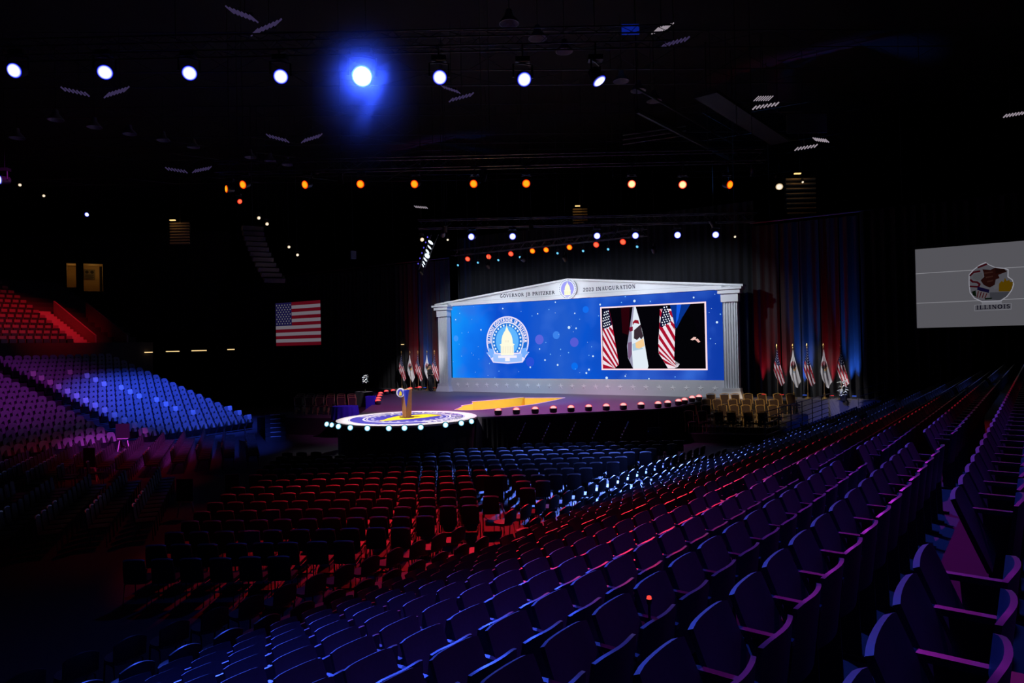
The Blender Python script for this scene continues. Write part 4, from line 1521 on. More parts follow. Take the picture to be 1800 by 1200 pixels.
# ------------------------------------------------------------------ person by the pilaster
def person(loc, rz):
    J = {'pelvis': (0, 0, .95), 'spine': (0, -.01, 1.15), 'chest': (0, 0, 1.34), 'neck': (0, .01, 1.50), 'head0': (0, .02, 1.58), 'head1': (0, .025, 1.70), 'head2': (0, .015, 1.78)}
    R_ = {'pelvis': (.16, .12), 'spine': (.155, .11), 'chest': (.18, .12), 'neck': (.055, .055), 'head0': (.07, .085), 'head1': (.082, .10), 'head2': (.05, .06)}
    E_ = [('pelvis', 'spine'), ('spine', 'chest'), ('chest', 'neck'), ('neck', 'head0'), ('head0', 'head1'), ('head1', 'head2')]
    for s_, n_ in ((-1, 'l'), (1, 'r')):
        J['hip' + n_] = (s_ * .09, 0, .90); R_['hip' + n_] = (.10, .10)
        J['knee' + n_] = (s_ * .10, .03, .50); R_['knee' + n_] = (.068, .07)
        J['ankle' + n_] = (s_ * .11, -.01, .09); R_['ankle' + n_] = (.048, .05)
        J['toe' + n_] = (s_ * .12, .16, .045); R_['toe' + n_] = (.045, .04)
        J['sh' + n_] = (s_ * .20, 0, 1.42); R_['sh' + n_] = (.068, .068)
        if s_ < 0:
            J['el' + n_] = (-.26, -.03, 1.14); J['wr' + n_] = (-.25, .10, .92)
        else:
            J['el' + n_] = (.27, .02, 1.15); J['wr' + n_] = (.20, .28, 1.13)
        R_['el' + n_] = (.048, .048); R_['wr' + n_] = (.034, .034)
        w = V(J['wr' + n_])
        d = (w - V(J['el' + n_])).normalized()
        J['pa' + n_] = tuple(w + d * .08); R_['pa' + n_] = (.038, .024)
        E_ += [('pelvis', 'hip' + n_), ('hip' + n_, 'knee' + n_), ('knee' + n_, 'ankle' + n_), ('ankle' + n_, 'toe' + n_), ('chest', 'sh' + n_), ('sh' + n_, 'el' + n_), ('el' + n_, 'wr' + n_), ('wr' + n_, 'pa' + n_)]
        side = d.cross(V((0, 0, 1))).normalized() if abs(d.z) < .9 else V((0, 1, 0))
        for f in range(5):
            off = (f - 1.5) * .019 if f < 4 else -.035 * s_
            l_ = (.075, .085, .08, .065, .045)[f]
            a = V(J['pa' + n_]) + side * off - (d * .05 if f == 4 else V())
            J[f'f{f}{n_}'] = tuple(a + d * l_ * .5 + side * (off * .3)); R_[f'f{f}{n_}'] = (.0095, .0095)
            J[f'g{f}{n_}'] = tuple(a + d * l_ + V((0, 0, -.02))); R_[f'g{f}{n_}'] = (.008, .008)
            E_ += [('pa' + n_, f'f{f}{n_}'), (f'f{f}{n_}', f'g{f}{n_}')]
    ks = list(J)
    me = bpy.data.meshes.new('person')
    me.from_pydata([J[k] for k in ks], [(ks.index(a), ks.index(b)) for a, b in E_], [])
    o = obj('person', me, None)
    md = o.modifiers.new('skin', 'SKIN')
    sv = me.skin_vertices[0].data if me.skin_vertices else None
    if sv is None:
        bpy.context.view_layer.objects.active = o
        bpy.ops.mesh.customdata_skin_add()
        sv = me.skin_vertices[0].data
    for i, k in enumerate(ks):
        sv[i].radius = R_[k]
        sv[i].use_root = (k == 'pelvis')
    o.modifiers.new('sub', 'SUBSURF').levels = 1
    o.modifiers['sub'].render_levels = 2
    m = bpy.data.materials.new('suit_and_skin')
    m.use_nodes = True
    nt = m.node_tree
    tc = nt.nodes.new('ShaderNodeTexCoord')
    sx = nt.nodes.new('ShaderNodeSeparateXYZ')
    nt.links.new(tc.outputs['Object'], sx.inputs[0])
    def cmp(out, op, val):
        q = nt.nodes.new('ShaderNodeMath'); q.operation = op; q.inputs[1].default_value = val
        nt.links.new(sx.outputs[out], q.inputs[0]); return q
    a = cmp('Z', 'GREATER_THAN', 1.49)
    b1 = cmp('Y', 'GREATER_THAN', .285)
    b2 = cmp('Z', 'LESS_THAN', 1.3)
    ml = nt.nodes.new('ShaderNodeMath'); ml.operation = 'MULTIPLY'
    nt.links.new(b1.outputs[0], ml.inputs[0]); nt.links.new(b2.outputs[0], ml.inputs[1])
    mm = nt.nodes.new('ShaderNodeMath'); mm.operation = 'MAXIMUM'
    nt.links.new(a.outputs[0], mm.inputs[0]); nt.links.new(ml.outputs[0], mm.inputs[1])
    mx = nt.nodes.new('ShaderNodeMix'); mx.data_type = 'RGBA'
    mx.inputs[6].default_value = (.010, .010, .014, 1)
    mx.inputs[7].default_value = (.34, .19, .13, 1)
    nt.links.new(mm.outputs[0], mx.inputs[0])
    nt.links.new(mx.outputs[2], nt.nodes['Principled BSDF'].inputs['Base Color'])
    nt.nodes['Principled BSDF'].inputs['Roughness'].default_value = .8
    me.materials.append(m)
    me.shade_smooth()
    hair = MB().lathe([(.096, 1.70), (.104, 1.74), (.092, 1.80), (.05, 1.845), (.01, 1.85)], 14, M=Matrix.Translation((0, -.005, 0))).build('hair', mat('dark_hair', (.012, .010, .009), .6), o, True)
    fc = MB().lathe([(.012, 0), (.014, .02), (.005, .045)], 8, M=Matrix.Translation((0, .115, 1.655))).build('nose', mat('nose_skin', (.34, .19, .13), .7), o, True)
    for sx_ in (-.03, .03):
        MB().lathe([(.010, 0), (.002, .008)], 8, M=Matrix.Translation((sx_, .108, 1.695)) @ Matrix.Rotation(-pi / 2, 4, 'X')).build('eye', M_black, o)
    for sx_ in (-.085, .085):
        MB().box((sx_, .01, 1.68), (.018, .03, .055)).build('ear', MATS['nose_skin'], o)
    o.location = loc
    o.rotation_euler = (0, 0, rz)
    return o


pp = W(-10.45, .55, .004)
tag(person(pp, radians(-118)), 'person in a black suit standing by the pilaster with one hand raised', 'person')

# ------------------------------------------------------------------ pale leafy plants by the outer flags
def leafy(loc, label, n_=46, h=1.25, seed=3, lo=.35):
    t = thing('leafy_plant', label, 'plant', loc, 0, 'pale leafy plants')
    MB().lathe([(.14, 0), (.18, .26), (.17, .27)], 14).build('pot', M_black, t)
    MB().tube([(0, 0, .25), (.02, 0, .6), (0, .01, h * .8)], .015, 5).build('stem', mat('plant_stem', (.05, .06, .03), .8), t)
    rnd = random.Random(seed)
    M_leaf = mat('pale_leaf', (.80, .84, .80), .5, noise=.1, nscale=12)
    for k in range(n_):
        a = rnd.uniform(0, 2 * pi)
        z = rnd.uniform(lo, h)
        L = rnd.uniform(.14, .26)
        e = rnd.uniform(-.3, .7)
        w = .045
        M = Matrix.Translation((.06 * cos(a), .06 * sin(a), z)) @ Matrix.Rotation(a, 4, 'Z') @ Matrix.Rotation(-e, 4, 'Y')
        MB().add([(0, 0, 0), (L * .4, w, .01), (L, 0, -.03), (L * .4, -w, .01), (L * .4, 0, .025)], [(0, 1, 4), (1, 2, 4), (2, 3, 4), (3, 0, 4)], None, M).build('leaf', M_leaf, t)
    return t


p = on_q(1480, .25)
leafy((p.x, p.y, WD + .002), 'pale leafy plant in front of the end flag, gilt chair side', 60, .92, 3, .22)
spot('plant_spot', (p.x - 1.5, p.y - 3, 6.5), (p.x, p.y, WD + .8), WHITE, 900, 16, .3)
p = at(642, 690, 46.5)
leafy((p.x, p.y, .002), 'pale leafy plant in the dark beyond the dim chairs', 40, 2.75, 8, 2.2)
spot('plant_spot', (p.x + 1.5, p.y - 3, 8), (p.x, p.y, 2.5), WHITE, 2200, 10, .3)

# ------------------------------------------------------------------ rails beside the gilt chairs
def railing(name, label, a, b, zs_, n_post, r=.018):
    t = thing(name, label, 'railing', (0, 0, 0))
    for z in zs_:
        MB().tube([a + V((0, 0, z)), b + V((0, 0, z))], r, 6).build('rail', M_truss, t)
    for k in range(n_post):
        p = a.lerp(b, k / (n_post - 1))
        MB().tube([p, p + V((0, 0, zs_[-1]))], r, 6).build('post', M_truss, t)


ru = row_u(11) + .5
railing('bowl_railing', 'metal railing with five rails below the gilt chairs', RR * -8.25 + RB * 26.0, RR * -8.25 + RB * 36, (1.0, 1.22, 1.44, 1.66, 1.88), 7)
railing('bowl_railing', 'thin grey railing beyond the outer flag', W(15.3, .3, -.7), W(18.6, .3, .5), (.3, .6, .9, 1.2), 4, .014)

# ------------------------------------------------------------------ dark sign boards on easels
M_board = mat('dark_board', (.010, .010, .014), .6, noise=.1)
M_easel = mat('white_easel', (.55, .52, .60), .5, noise=.05)


def easel(p, w, h, zb, rz, label):
    t = thing('easel_sign', label, 'sign', (p.x, p.y, p.z), rz, 'dark boards on easels')
    MB().box((0, -.03, zb + h / 2), (w, .02, h)).build('board', M_board, t)
    for sx in (-1, 1):
        MB().tube([(sx * (w / 2 + .02), .02, 0), (sx * .06, .06, zb + h * .75)], .02, 5).build('leg', M_easel, t)
    MB().tube([(0, .45, 0), (0, .08, zb + h * .7)], .02, 5).build('leg', M_easel, t)
    MB().box((0, -.04, zb - .02), (w * .8, .06, .03)).build('ledge', M_easel, t)


easel(at(205, 775, 29.5) * 1.0 + V((.28, 0, 0)), .56, .62, .95, radians(8), 'dark sign board on a white easel below the blue-lit far bowl block')
bpy.context.view_layer.update()
for px, py, Y, w, h, zb, lab in [(158, 812, 24.5, .42, .7, .55, 'narrow dark sign board on a white easel among the slanted chair rows'),
                                 (326, 868, 19.04, .46, .62, .45, 'wide dark sign board standing at the edge of the centre chairs'),
                                 (409, 862, 19.6, .38, .52, .55, 'small dark sign board on a bent stand at the edge of the centre chairs'),
                                 (868, 866, 18.3, .52, .70, .40, 'large dark sign board standing among the floor chairs under the stage'),
                                 (1151, 776, 27.0, .58, .72, .50, 'blue-tinted dark sign board close to the gilt chairs')]:
    p = at(px, py, Y)
    easel(V((p.x, p.y, 0)), w, h, zb, radians(random.uniform(-8, 8)), lab)
for o in bpy.data.objects:
    if o.name.startswith('easel_sign') and o.parent is None:
        o.location.z = 0.0

# slim slanted stands with reflective ticks, blue bins, small red glint
for i, (px, py, Y) in enumerate([(917, 764, 27.6), (960, 758, 27.4), (1005, 758, 27.5), (1048, 757, 27.4), (1098, 760, 27.3)]):
    p = at(px, py, Y)
    t = thing('slanted_rack', f'slim slanted metal rack with shiny rungs before the stage skirt, {ORD[i]} from the round stage', 'rack', (p.x, p.y, 0), 0, 'slanted racks before the stage')
    for sy in (-.05, .05):
        MB().tube([(-.22, sy, 0), (-.16, sy, .75), (.16, sy, 1.45)], .014, 5).build('upright', M_truss, t)
    for k in range(6):
        f = .35 + .12 * k
        MB().tube([(-.16 + .32 * (k / 5), -.06, .80 + .62 * k / 5), (-.16 + .32 * (k / 5), .06, .80 + .62 * k / 5)], .022, 5).build('rung', mat('bright_steel', (.7, .7, .75), .25, .8), t)
p = at(1141, 1052, 3.85)
t = thing('armrest_red_glint', 'tiny red glint on a seat arm', 'glint', (p.x, p.y, p.z))
MB().lathe([(.012, -.03), (.016, -.012), (.016, 0)], 10).build('casing', M_can, t)
MB().lathe([(.015, 0), (.012, .014), (.004, .018)], 10).build('glow', emit('glint_red', srgb(255, 70, 60), 1.2), t)  # glowing bead stands in for a red reflection on the armrest
MB().tube([(0, 0, -.03), (0, 0, -.50)], .008, 5).build('stalk', M_metal, t)

# step with red light put into its colour, and pale steps in the gangway beside the nearest row
p = RR * -(U1 + .02) + RB * 4.2
o = MB().box((0, 0, 0), (.24, .20, .05)).build('gangway_step', mat('red_lit_step', (.55, .02, .05), .8, noise=.1))
o.location = (p.x, p.y, row_z(1) + .027)
o.rotation_euler = (0, 0, seat_rz)
tag(o, 'red-lit step in the gangway beside the nearest seats', 'step')
for k in range(3):
    q = RR * -(U1 - .12 + .36) + RB * (6.1 + .8 * k)

# ------------------------------------------------------------------ trusses and stage lights
def truss(name, a, b, size, label, drops=(), n_bay=None):
    a, b = V(a), V(b)
    t = thing(name, label, 'truss', (0, 0, 0))
    d = (b - a).normalized()
    side = d.cross(V((0, 0, 1))).normalized() * size / 2
    up = V((0, 0, size / 2))
    L = (b - a).length
    nb = n_bay or int(L / size / 1.1)
    cs = [side + up, -side + up, -side - up, side - up]
    for c in cs:
        MB().tube([a + c, b + c], .022, 6).build('chord', M_truss, t)
    for c0, c1 in zip(cs, cs[1:] + cs[:1]):
        MB().tube([a + d * (L * k / nb) + (c0 if k % 2 else c1) for k in range(nb + 1)], .011, 4).build('lacing', M_truss, t)
    for f in drops:
        p = a + d * (L * f)
        MB().tube([p + up, V((p.x, p.y, 19.04))], .010, 4).build('hanging_cable', M_truss, t)
    return t


LENS_BLUE = lens_mat('blue_lens', srgb(240, 248, 255), srgb(0, 20, 235), 1.6, .9)  # blue rim paints the lamp's bloom into the lens
LENS_FLARE = lens_mat('hot_blue_lens', srgb(250, 252, 255), srgb(70, 130, 255), 4.0, 1.6)
LENS_ORANGE = lens_mat('orange_lens', srgb(255, 176, 30), srgb(255, 20, 0), 1.1, .9)
LENS_HOTRED = lens_mat('hot_red_lens', srgb(255, 240, 170), srgb(255, 20, 10), 1.2, .9)
LENS_SMRED = lens_mat('small_red_lens', srgb(255, 120, 80), srgb(255, 30, 20), 1.0, .9)
LENS_AQUA = lens_mat('small_aqua_lens', srgb(130, 220, 250), srgb(20, 120, 180), 1.0, .9)
LENS_WHITE = lens_mat('small_white_lens', srgb(255, 244, 225), srgb(200, 170, 120), 1.0, .9)
HEAD = MB().lathe([(.55, -2.1), (.85, -1.9), (1.0, -.9), (1.04, -.1), (1.1, 0), (1.1, .06), (1.0, .06)], 16).mesh('head', True)
HEAD.materials.append(M_can)
fix_n = {}


def fixture(p, face, r, lens, label, grp, hang=False, beam=None, clamp=None):
    """moving-head lamp: base on the truss above, yoke, head and glowing lens"""
    face = V(face).normalized()
    t = thing('moving_head_lamp', label, 'stage light', p, 0, grp)
    k = r / .15
    h = obj('head', HEAD, None, t)
    h.rotation_mode = 'QUATERNION'
    h.rotation_quaternion = face.to_track_quat('Z', 'Y')
    h.scale = (r * .95,) * 3
    h.location = -face * r * .1
    put_lens(t, tuple(face * r * .02), face, r, lens)
    c = -face * r * 1.0
    w = r * 1.35
    sd = face.cross(V((0, 0, 1))).normalized() * w
    top = V((0, 0, r * 2.0))
    MB().tube([c + sd, c + sd + top * .9, c + top, c - sd + top * .9, c - sd], r * .16, 5).build('yoke', M_can, t)
    MB().box(tuple(c + top * 1.22), (r * 2.0, r * 1.3, r * .7)).build('base', M_can, t)
    if clamp:
        MB().tube([c + top * 1.3, V((c.x, clamp[0] - V(p).y, clamp[1] - V(p).z))], .025, 5).build('clamp', M_can, t)
    if hang:
        MB().tube([c + top * 1.22, V((c.x, c.y, 19.04 - V(p).z))], .012, 4).build('hanging_rod', M_truss, t)
    if beam:
        tgt, colr, power, size = beam
        spot('lamp_beam', V(p) + face * (r * .3 + .12), tgt, colr, power, size, .75, r * .8)
    return t


CAMP = V((0, 0, ZC))
# nearest truss: eight blue lamps
near_px = [(25, 124), (184.5, 127), (333, 128.5), (493.5, 134.5), (636.5, 134), (773, 136), (921.5, 139.5), (1053.5, 142.5)]
near_t = [((-14, 27, .5), 30, 22), ((-3.3, 7.2, 1.2), 0, 17), ((-1.4, 6.4, 1.5), 0, 19), ((-1.0, 5.0, 1.8), 0, 24), ((0, 0, ZC), 0, 130), ((2.0, 4.0, 2.6), 0, 26), ((5, 9, 2.0), 0, 26), ((13.2, 29.5, 2.0), 0, 13)]
NEARP = [0, 36000, 34000, 0, 700, 9000, 9000, 12000]
for i, ((px, py), (tg, _, sz)) in enumerate(zip(near_px, near_t)):
    p = at(px, py, 18.0)
    face = (V(tg) - p).normalized() * .5 + (CAMP - p).normalized() * .5
    if i == 0:
        face = (CAMP - p).normalized() + V((-.5, 0, 0))
    fixture(p, face, .19 if i != 4 else .27, LENS_BLUE if i != 4 else LENS_FLARE, f'blue lamp on the nearest truss, {ORD[i]} from the far bowl end' if i != 4 else 'brightest flaring blue lamp on the nearest truss', 'blue lamps on the nearest truss', beam=(tg, BLUE, NEARP[i], sz) if NEARP[i] else None, clamp=(17.99, 12.53))
pa, pb_ = at(-160, 88, 18.2), at(1180, 110, 18.2)
truss('lighting_truss', (pa.x, 18.2, 12.75), (pb_.x, 18.2, 12.75), .42, 'nearest lighting truss carrying the eight blue lamps', (.1, .35, .6, .9))

mid_px = [(427, 324.5, 1), (536, 324.5, 1), (633.5, 323.5, 1), (728.5, 323.5, 1), (832.5, 323, 1), (925, 322.5, 1), (1110.5, 323.5, 2), (1200, 324.5, 2), (1283, 324.5, 1)]
MIDT = [(-13, 24, .5), (-9, 18, .5), (-5.5, 17, .5), (-4, 17.5, .5), (-1.5, 17, .5), (0, 12, .8), (1.2, 11, 1.0), (3.5, 13, 1.2), (9.5, 13, 2.4)]
MIDP = [500, 400, 5000, 9000, 8000, 8000, 9000, 5000, 3500]
for i, (px, py, k) in enumerate(mid_px):
    p = at(px, py, 26.0)
    face = (CAMP - p).normalized() * 1.0 + V(((-.7, -.75, -.35, -.4, -.35, 0, 0, 0, .75)[i], 0, -.1))
    fixture(p, face, .155, LENS_ORANGE if k == 1 else LENS_HOTRED, f'glowing orange-red lamp on the middle truss, {ORD[i]} from the far bowl end', 'orange lamps on the middle truss', beam=(MIDT[i], RED, MIDP[i], 26), clamp=(25.89, 11.40))
p = at(398, 332, 27.6)
fixture(p, V((-.75, -.7, -.1)), .15, LENS_ORANGE, 'orange lamp hung just behind the end of the middle truss', 'orange lamps on the middle truss', True)
pa, pb_ = at(380, 300, 26.1), at(1345, 300, 26.1)
truss('lighting_truss', (pa.x, 26.1, 11.62), (pb_.x, 26.1, 11.62), .42, 'middle lighting truss carrying orange and red lamps', (.05, .5, .95))

back_px = [(828.5, 416), (901, 415.5), (1049.5, 414.5), (1117, 414), (1191, 413), (1258, 412.5)]
BT = [(-15.5, 38, 1), (-1, 24, .5), (2, 22.5, .5), (4.2, 19.5, .5), (9.5, 21, 1.2), (15, 23, 2.5)]
BP = [0, 26000, 46000, 60000, 14000, 9000]
for i, (px, py) in enumerate(back_px):
    p = at(px, py, 32.0)
    fixture(p, (CAMP - p).normalized() + V((-.3 if i == 0 else 0, 0, 0)), .16, LENS_BLUE, f'blue lamp on the rear truss above the stage, {ORD[i]} from the far bowl end', 'blue lamps on the rear truss', beam=(BT[i], BLUEP, BP[i], 24) if BP[i] else None, clamp=(31.9, 10.14))
pa, pb_ = at(735, 398, 32.1), at(1330, 394, 32.1)
truss('lighting_truss', (pa.x, 32.1, 10.35), (pb_.x, 32.1, 10.35), .40, 'rear lighting truss carrying six blue lamps above the stage', (.08, .92))

arr = [(822, 455), (859, 451), (898, 446), (936, 441), (960, 439), (1001, 434.5), (1048, 430), (1095, 425)]
arc_ = [(805, 466), (840, 461.5), (876, 457), (914, 452), (980, 445), (1025, 441), (1069, 438), (1120, 433.5)]
yy = lambda px: 43 - (px - 822) / 273 * 7.2
for i, (px, py) in enumerate(arr):
    p = at(px, py, yy(px))
    fixture(p, (CAMP - p).normalized() + V((-.35, 0, -.45)), .165, LENS_ORANGE if i in (3, 4, 5) else LENS_SMRED, f'small red lamp on the slanted truss over the video wall, {ORD[i]} from the lectern side', 'red lamps over the video wall')
for i, (px, py) in enumerate(arc_):
    p = at(px, py, yy(px) - .4)
    fixture(p, (CAMP - p).normalized() + V((-.4, 0, -.4)), .075, LENS_AQUA, f'tiny aqua lamp hung over the video wall, {ORD[i]} from the lectern side', 'aqua lamps over the video wall', True)
p0, p1 = at(795, 445, yy(795)), at(1135, 408, yy(1135))
truss('lighting_truss', tuple(p0), tuple(p1), .35, 'slanted truss over the video wall carrying small red lamps', (.1, .9))

# lamps seen singly in the dark
p = at(0, 316, 30.0)
fixture(p, V((-.55, -.8, -.1)), .19, LENS_BLUE, 'blue lamp at the very edge of the frame above the far bowl', None, True)
p = at(1370, 328, 33)
fixture(p, V((-.3, -.7, -.55)), .17, LENS_WHITE, 'white lamp above the drapes on the gilt chair side', None, True)
for i, (px, py, Y, r) in enumerate([(35, 325, 45, .10), (77, 344, 45, .09), (455, 383, 40, .10), (469.5, 393.5, 40, .10), (508, 434, 42, .09), (523, 448, 42, .09), (1411, 320, 36, .06), (742, 421, 40, .12), (787, 421.5, 36, .06), (1292, 416, 34, .06)]):
    p = at(px, py, Y)
    fixture(p, (CAMP - p).normalized() + V((.35, 0, -.3)), r, LENS_WHITE, f'tiny white lamp high in the dark, {ORD[i]} counted across the hall', 'tiny white lamps in the dark', True)
p = at(421.5, 354, 30)
fixture(p, (CAMP - p).normalized() + V((.6, 0, -.4)), .11, LENS_SMRED, 'small red lamp below the end of the middle truss', None, True)
p = at(152.5, 377, 50)
fixture(p, (CAMP - p).normalized() + V((.9, 0, .2)), .16, LENS_BLUE, 'small blue lamp high above the far bowl', None, True)

# ladder of blade-shaped lamps
t = thing('lamp_ladder', 'leaning ladder of white-blue blade lamps hanging before the stage', 'stage light', (0, 0, 0))
a, b_ = at(758, 412, 38), at(736, 474, 38)
MB().tube([a, b_], .035, 6).build('rail', M_truss, t)
MB().tube([a + V((.4, 0, 0)), b_ + V((.35, 0, .1))], .035, 6).build('rail', M_truss, t)
M_blade = emit('blade_glow', srgb(226, 240, 255), 1.25)
for px, py, ang, L, wd in [(757, 426, -42, .34, .15), (755, 434.5, -50, .30, .09), (751.5, 442, -58, .30, .12), (751, 449.5, -50, .32, .24), (747.5, 456, -54, .28, .10), (745, 462, -62, .24, .08), (743.5, 466.5, -70, .2, .06)]:
    p = at(px, py, 37.8)
    M = Matrix.Translation(p) @ Matrix.Rotation(pi / 2, 4, 'X') @ Matrix.Rotation(radians(ang), 4, 'Z')
    MB().prism(ell(0, 0, L / 2, wd / 2, 14), -.03, .03, M).build('blade_lamp', M_blade, t)
for k in range(6):
    p = a.lerp(b_, .1 + .15 * k) + V((-.12, -.1, 0))
    MB().lathe([(.03, 0), (.04, .05), (.01, .09)], 8, M=Matrix.Translation(p)).build('marker', emit('violet_marker', srgb(90, 80, 220), .8), t)
MB().tube([a + V((.2, 0, 0)), V((a.x + .2, a.y, 19.04))], .012, 4).build('hanging_cable', M_truss, t)

# line array loudspeakers
t = thing('line_array_speaker', 'curved hanging column of black loudspeaker boxes before the striped flag screen', 'loudspeaker', (0, 0, 0))
prev = None
for k in range(11):
    f = k / 10
    p = at(444 + 38 * f ** 1.5, 402 + 88 * f, 40)
    tilt = .1 + .5 * f
    o = MB().box((0, 0, 0), (1.15, .55, .27)).build('speaker_box', mat('speaker_black', (.05, .045, .055), .4, noise=.15), t)
    o.location = p
    o.rotation_euler = (tilt * .8, 0, .5)
p = at(444, 402, 40)
MB().tube([p + V((0, 0, .14)), V((p.x, p.y, 19.04))], .02, 5).build('hanging_cable', M_truss, t)
p = at(621, 448, 44)
t = thing('hanging_speaker', 'small box loudspeaker tinted blue hanging beside the lamp ladder', 'loudspeaker', tuple(p), .4)
MB().box((0, 0, 0), (.34, .3, .5)).build('speaker_box', mat('blue_grey_box', (.12, .14, .22), .6), t)
MB().tube([(0, 0, .25), (0, 0, 19.04 - p.z)], .012, 4).build('hanging_cable', M_truss, t)

# ------------------------------------------------------------------ roof: trusses, louvred lamps, high-bay lamps
for i, (y, z) in enumerate(((20, 17.4), (29, 17.4), (38, 17.4), (47, 17.4))):
    t = truss('roof_truss', (-38, y, z), (38, y + 3, z), 1.7, f'deep steel roof truss spanning the hall, {ORD[i]} from the camera', (), 26)
t = thing('catwalk', 'steel catwalk beam slanting under the roof above the gilt chairs', 'catwalk')
p0, p1 = at(1120, 195, 27), at(1290, 283, 36)
MB().tube([p0, p1], .10, 6).build('beam', M_truss, t)
MB().tube([p0 + V((0, 0, .9)), p1 + V((0, 0, .9))], .05, 6).build('handrail', M_truss, t)
p2, p3 = at(1240, 165, 26), at(1372, 250, 33)
MB().box((0, 0, 0), (.9, (p3 - p2).length, .12), M=Matrix.Translation((p2 + p3) / 2) @ (p3 - p2).to_track_quat('Y', 'Z').to_matrix().to_4x4()).build('deck', mat('catwalk_deck', (.04, .045, .05), .6, .3), t)
for k in range(4):
    p = p0.lerp(p1, k / 3)
    MB().tube([p, V((p.x, p.y, 19.04))], .02, 4).build('hanger', M_truss, t)
spot('catwalk_lamp', tuple(at(1240, 330, 30)), tuple(p1), (.1, .35, 1), 300, 40)
for i, y in enumerate((0, 1, 2)):
    a, b_ = at(1095, 238 + 8 * i, 40), at(1205, 222 + 8 * i, 42)
    o = MB().tube([a, b_], .035, 5).build('conduit_pipe', mat('pale_conduit', (.5, .47, .42), .5))
    tag(o, f'pale conduit pipe under the roof, {["top", "middle", "lowest"][i]} of three', 'pipe', 'conduit pipes')

M_louvre = emit('louvre_reflected', srgb(50, 42, 74), 1.0)  # emission stands in for stage light reflected off the unlit louvres
M_louvre2 = emit('louvre_reflected_bright', srgb(150, 140, 150), 1.0)
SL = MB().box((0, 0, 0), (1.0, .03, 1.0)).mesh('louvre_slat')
lam = [(425, 25, 22, 46, 20, 22, 0, 'above the flaring lamp'), (468, 48, 22, 46, 18, -22, 0, 'beside another, above the flaring lamp'), (132, 161, 30, 46, 11, 14, 0, 'behind the second blue lamp'), (205, 162, 30, 38, 14, -16, 0, 'below the second blue lamp'),
       (488, 243, 36, 36, 10, 16, 0, 'lower hall, lamp below the fourth blue lamp'), (548, 243, 36, 32, 11, -16, 0, 'lower hall, left of the flare'), (792, 157, 30, 30, 9, 20, 0, 'just under the sixth blue lamp'), (811, 171, 30, 40, 10, -14, 0, 'lower edge beside the sixth blue lamp'),
       (1165, 50, 24, 30, 16, -16, 1, 'in the roof above the last blue lamp'), (1187, 74, 24, 46, 12, -14, 0, 'under the bright slats in the roof'), (1342, 173, 32, 28, 12, 0, 1, 'above the catwalk deck'), (1346, 186, 32, 44, 9, -8, 1, 'in a row below the catwalk deck'),
       (1443, 246, 34, 24, 9, 8, 1, 'brightest, over the dark drapes'), (1417, 259, 34, 38, 8, -8, 1, 'under the brightest one over the drapes'), (1783, 201, 30, 36, 8, -8, 1, 'at the frame edge high over the pale screen'),
       (310, 299, 44, 36, 8, 10, 0, 'over the far bowl seats'), (355, 298, 44, 30, 9, -10, 0, 'over the stairs of the far bowl'), (740, 364, 40, 22, 5, 6, 1, 'over the striped flag end of the stage')]
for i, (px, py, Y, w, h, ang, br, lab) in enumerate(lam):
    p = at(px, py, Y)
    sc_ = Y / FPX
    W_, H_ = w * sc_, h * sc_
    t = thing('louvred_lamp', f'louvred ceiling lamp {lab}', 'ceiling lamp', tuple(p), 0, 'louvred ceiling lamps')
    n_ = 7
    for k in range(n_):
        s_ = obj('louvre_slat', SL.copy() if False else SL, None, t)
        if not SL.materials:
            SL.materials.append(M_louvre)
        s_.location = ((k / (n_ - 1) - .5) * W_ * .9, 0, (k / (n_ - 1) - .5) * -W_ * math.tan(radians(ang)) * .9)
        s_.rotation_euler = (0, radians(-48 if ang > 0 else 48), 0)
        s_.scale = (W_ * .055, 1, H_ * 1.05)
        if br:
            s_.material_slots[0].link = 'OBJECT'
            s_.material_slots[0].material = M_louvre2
    MB().box((0, .25, .10), (W_ * .6, .12, .10)).build('housing', M_roof, t)
    MB().tube([(0, .25, .12), (0, .25, 19.04 - p.z)], .012, 4).build('hanger', M_truss, t)
HB = MB().lathe([(.10, .5), (.14, .30), (.34, .06), (.36, 0), (.33, 0), (.12, .26)], 16).mesh('bell_shade', True)
HB.materials.append(mat('bell_grey', (.22, .21, .24), .5))
for i, (px, py, Y) in enumerate([(30, 243, 34), (98, 211, 32), (166, 224, 34), (228, 236, 36), (287, 247, 38), (340, 259, 40), (440, 277, 42), (475, 283, 43), (505, 290, 44), (895, 42, 24), (945, 68, 26), (992, 91, 28), (1092, 143, 30), (1122, 160, 31), (1150, 178, 32)]):
    p = at(px, py, Y)
    t = thing('bell_lamp', f'unlit grey bell lamp hanging from the roof, {ORD[i]} counted across the hall', 'ceiling lamp', tuple(p), 0, 'bell lamps')
    obj('bell_shade', HB, None, t)
    MB().tube([(0, 0, .45), (0, 0, 19.04 - p.z)], .012, 4).build('hanger', M_truss, t)
o = MB().box((0, 0, 0), (.62, .05, .36)).build('roof_banner', mat('blue_banner', (.03, .10, .8), .7))
p = at(1108, 52, 24)
o.location = p
tag(o, 'small bright blue panel under the roof', 'panel')
spot('panel_lamp', (p.x - .5, p.y - 3, p.z - 1), tuple(p), (.2, .4, 1), 90, 20)
o = MB().box((0, 0, 0), (2.0, .05, .95)).build('roof_panel', mat('grey_panel', (.10, .12, .12), .7))
p = at(1418, 217, 34)
o.location = p
tag(o, 'grey rectangular panel hung over the drapes', 'panel')

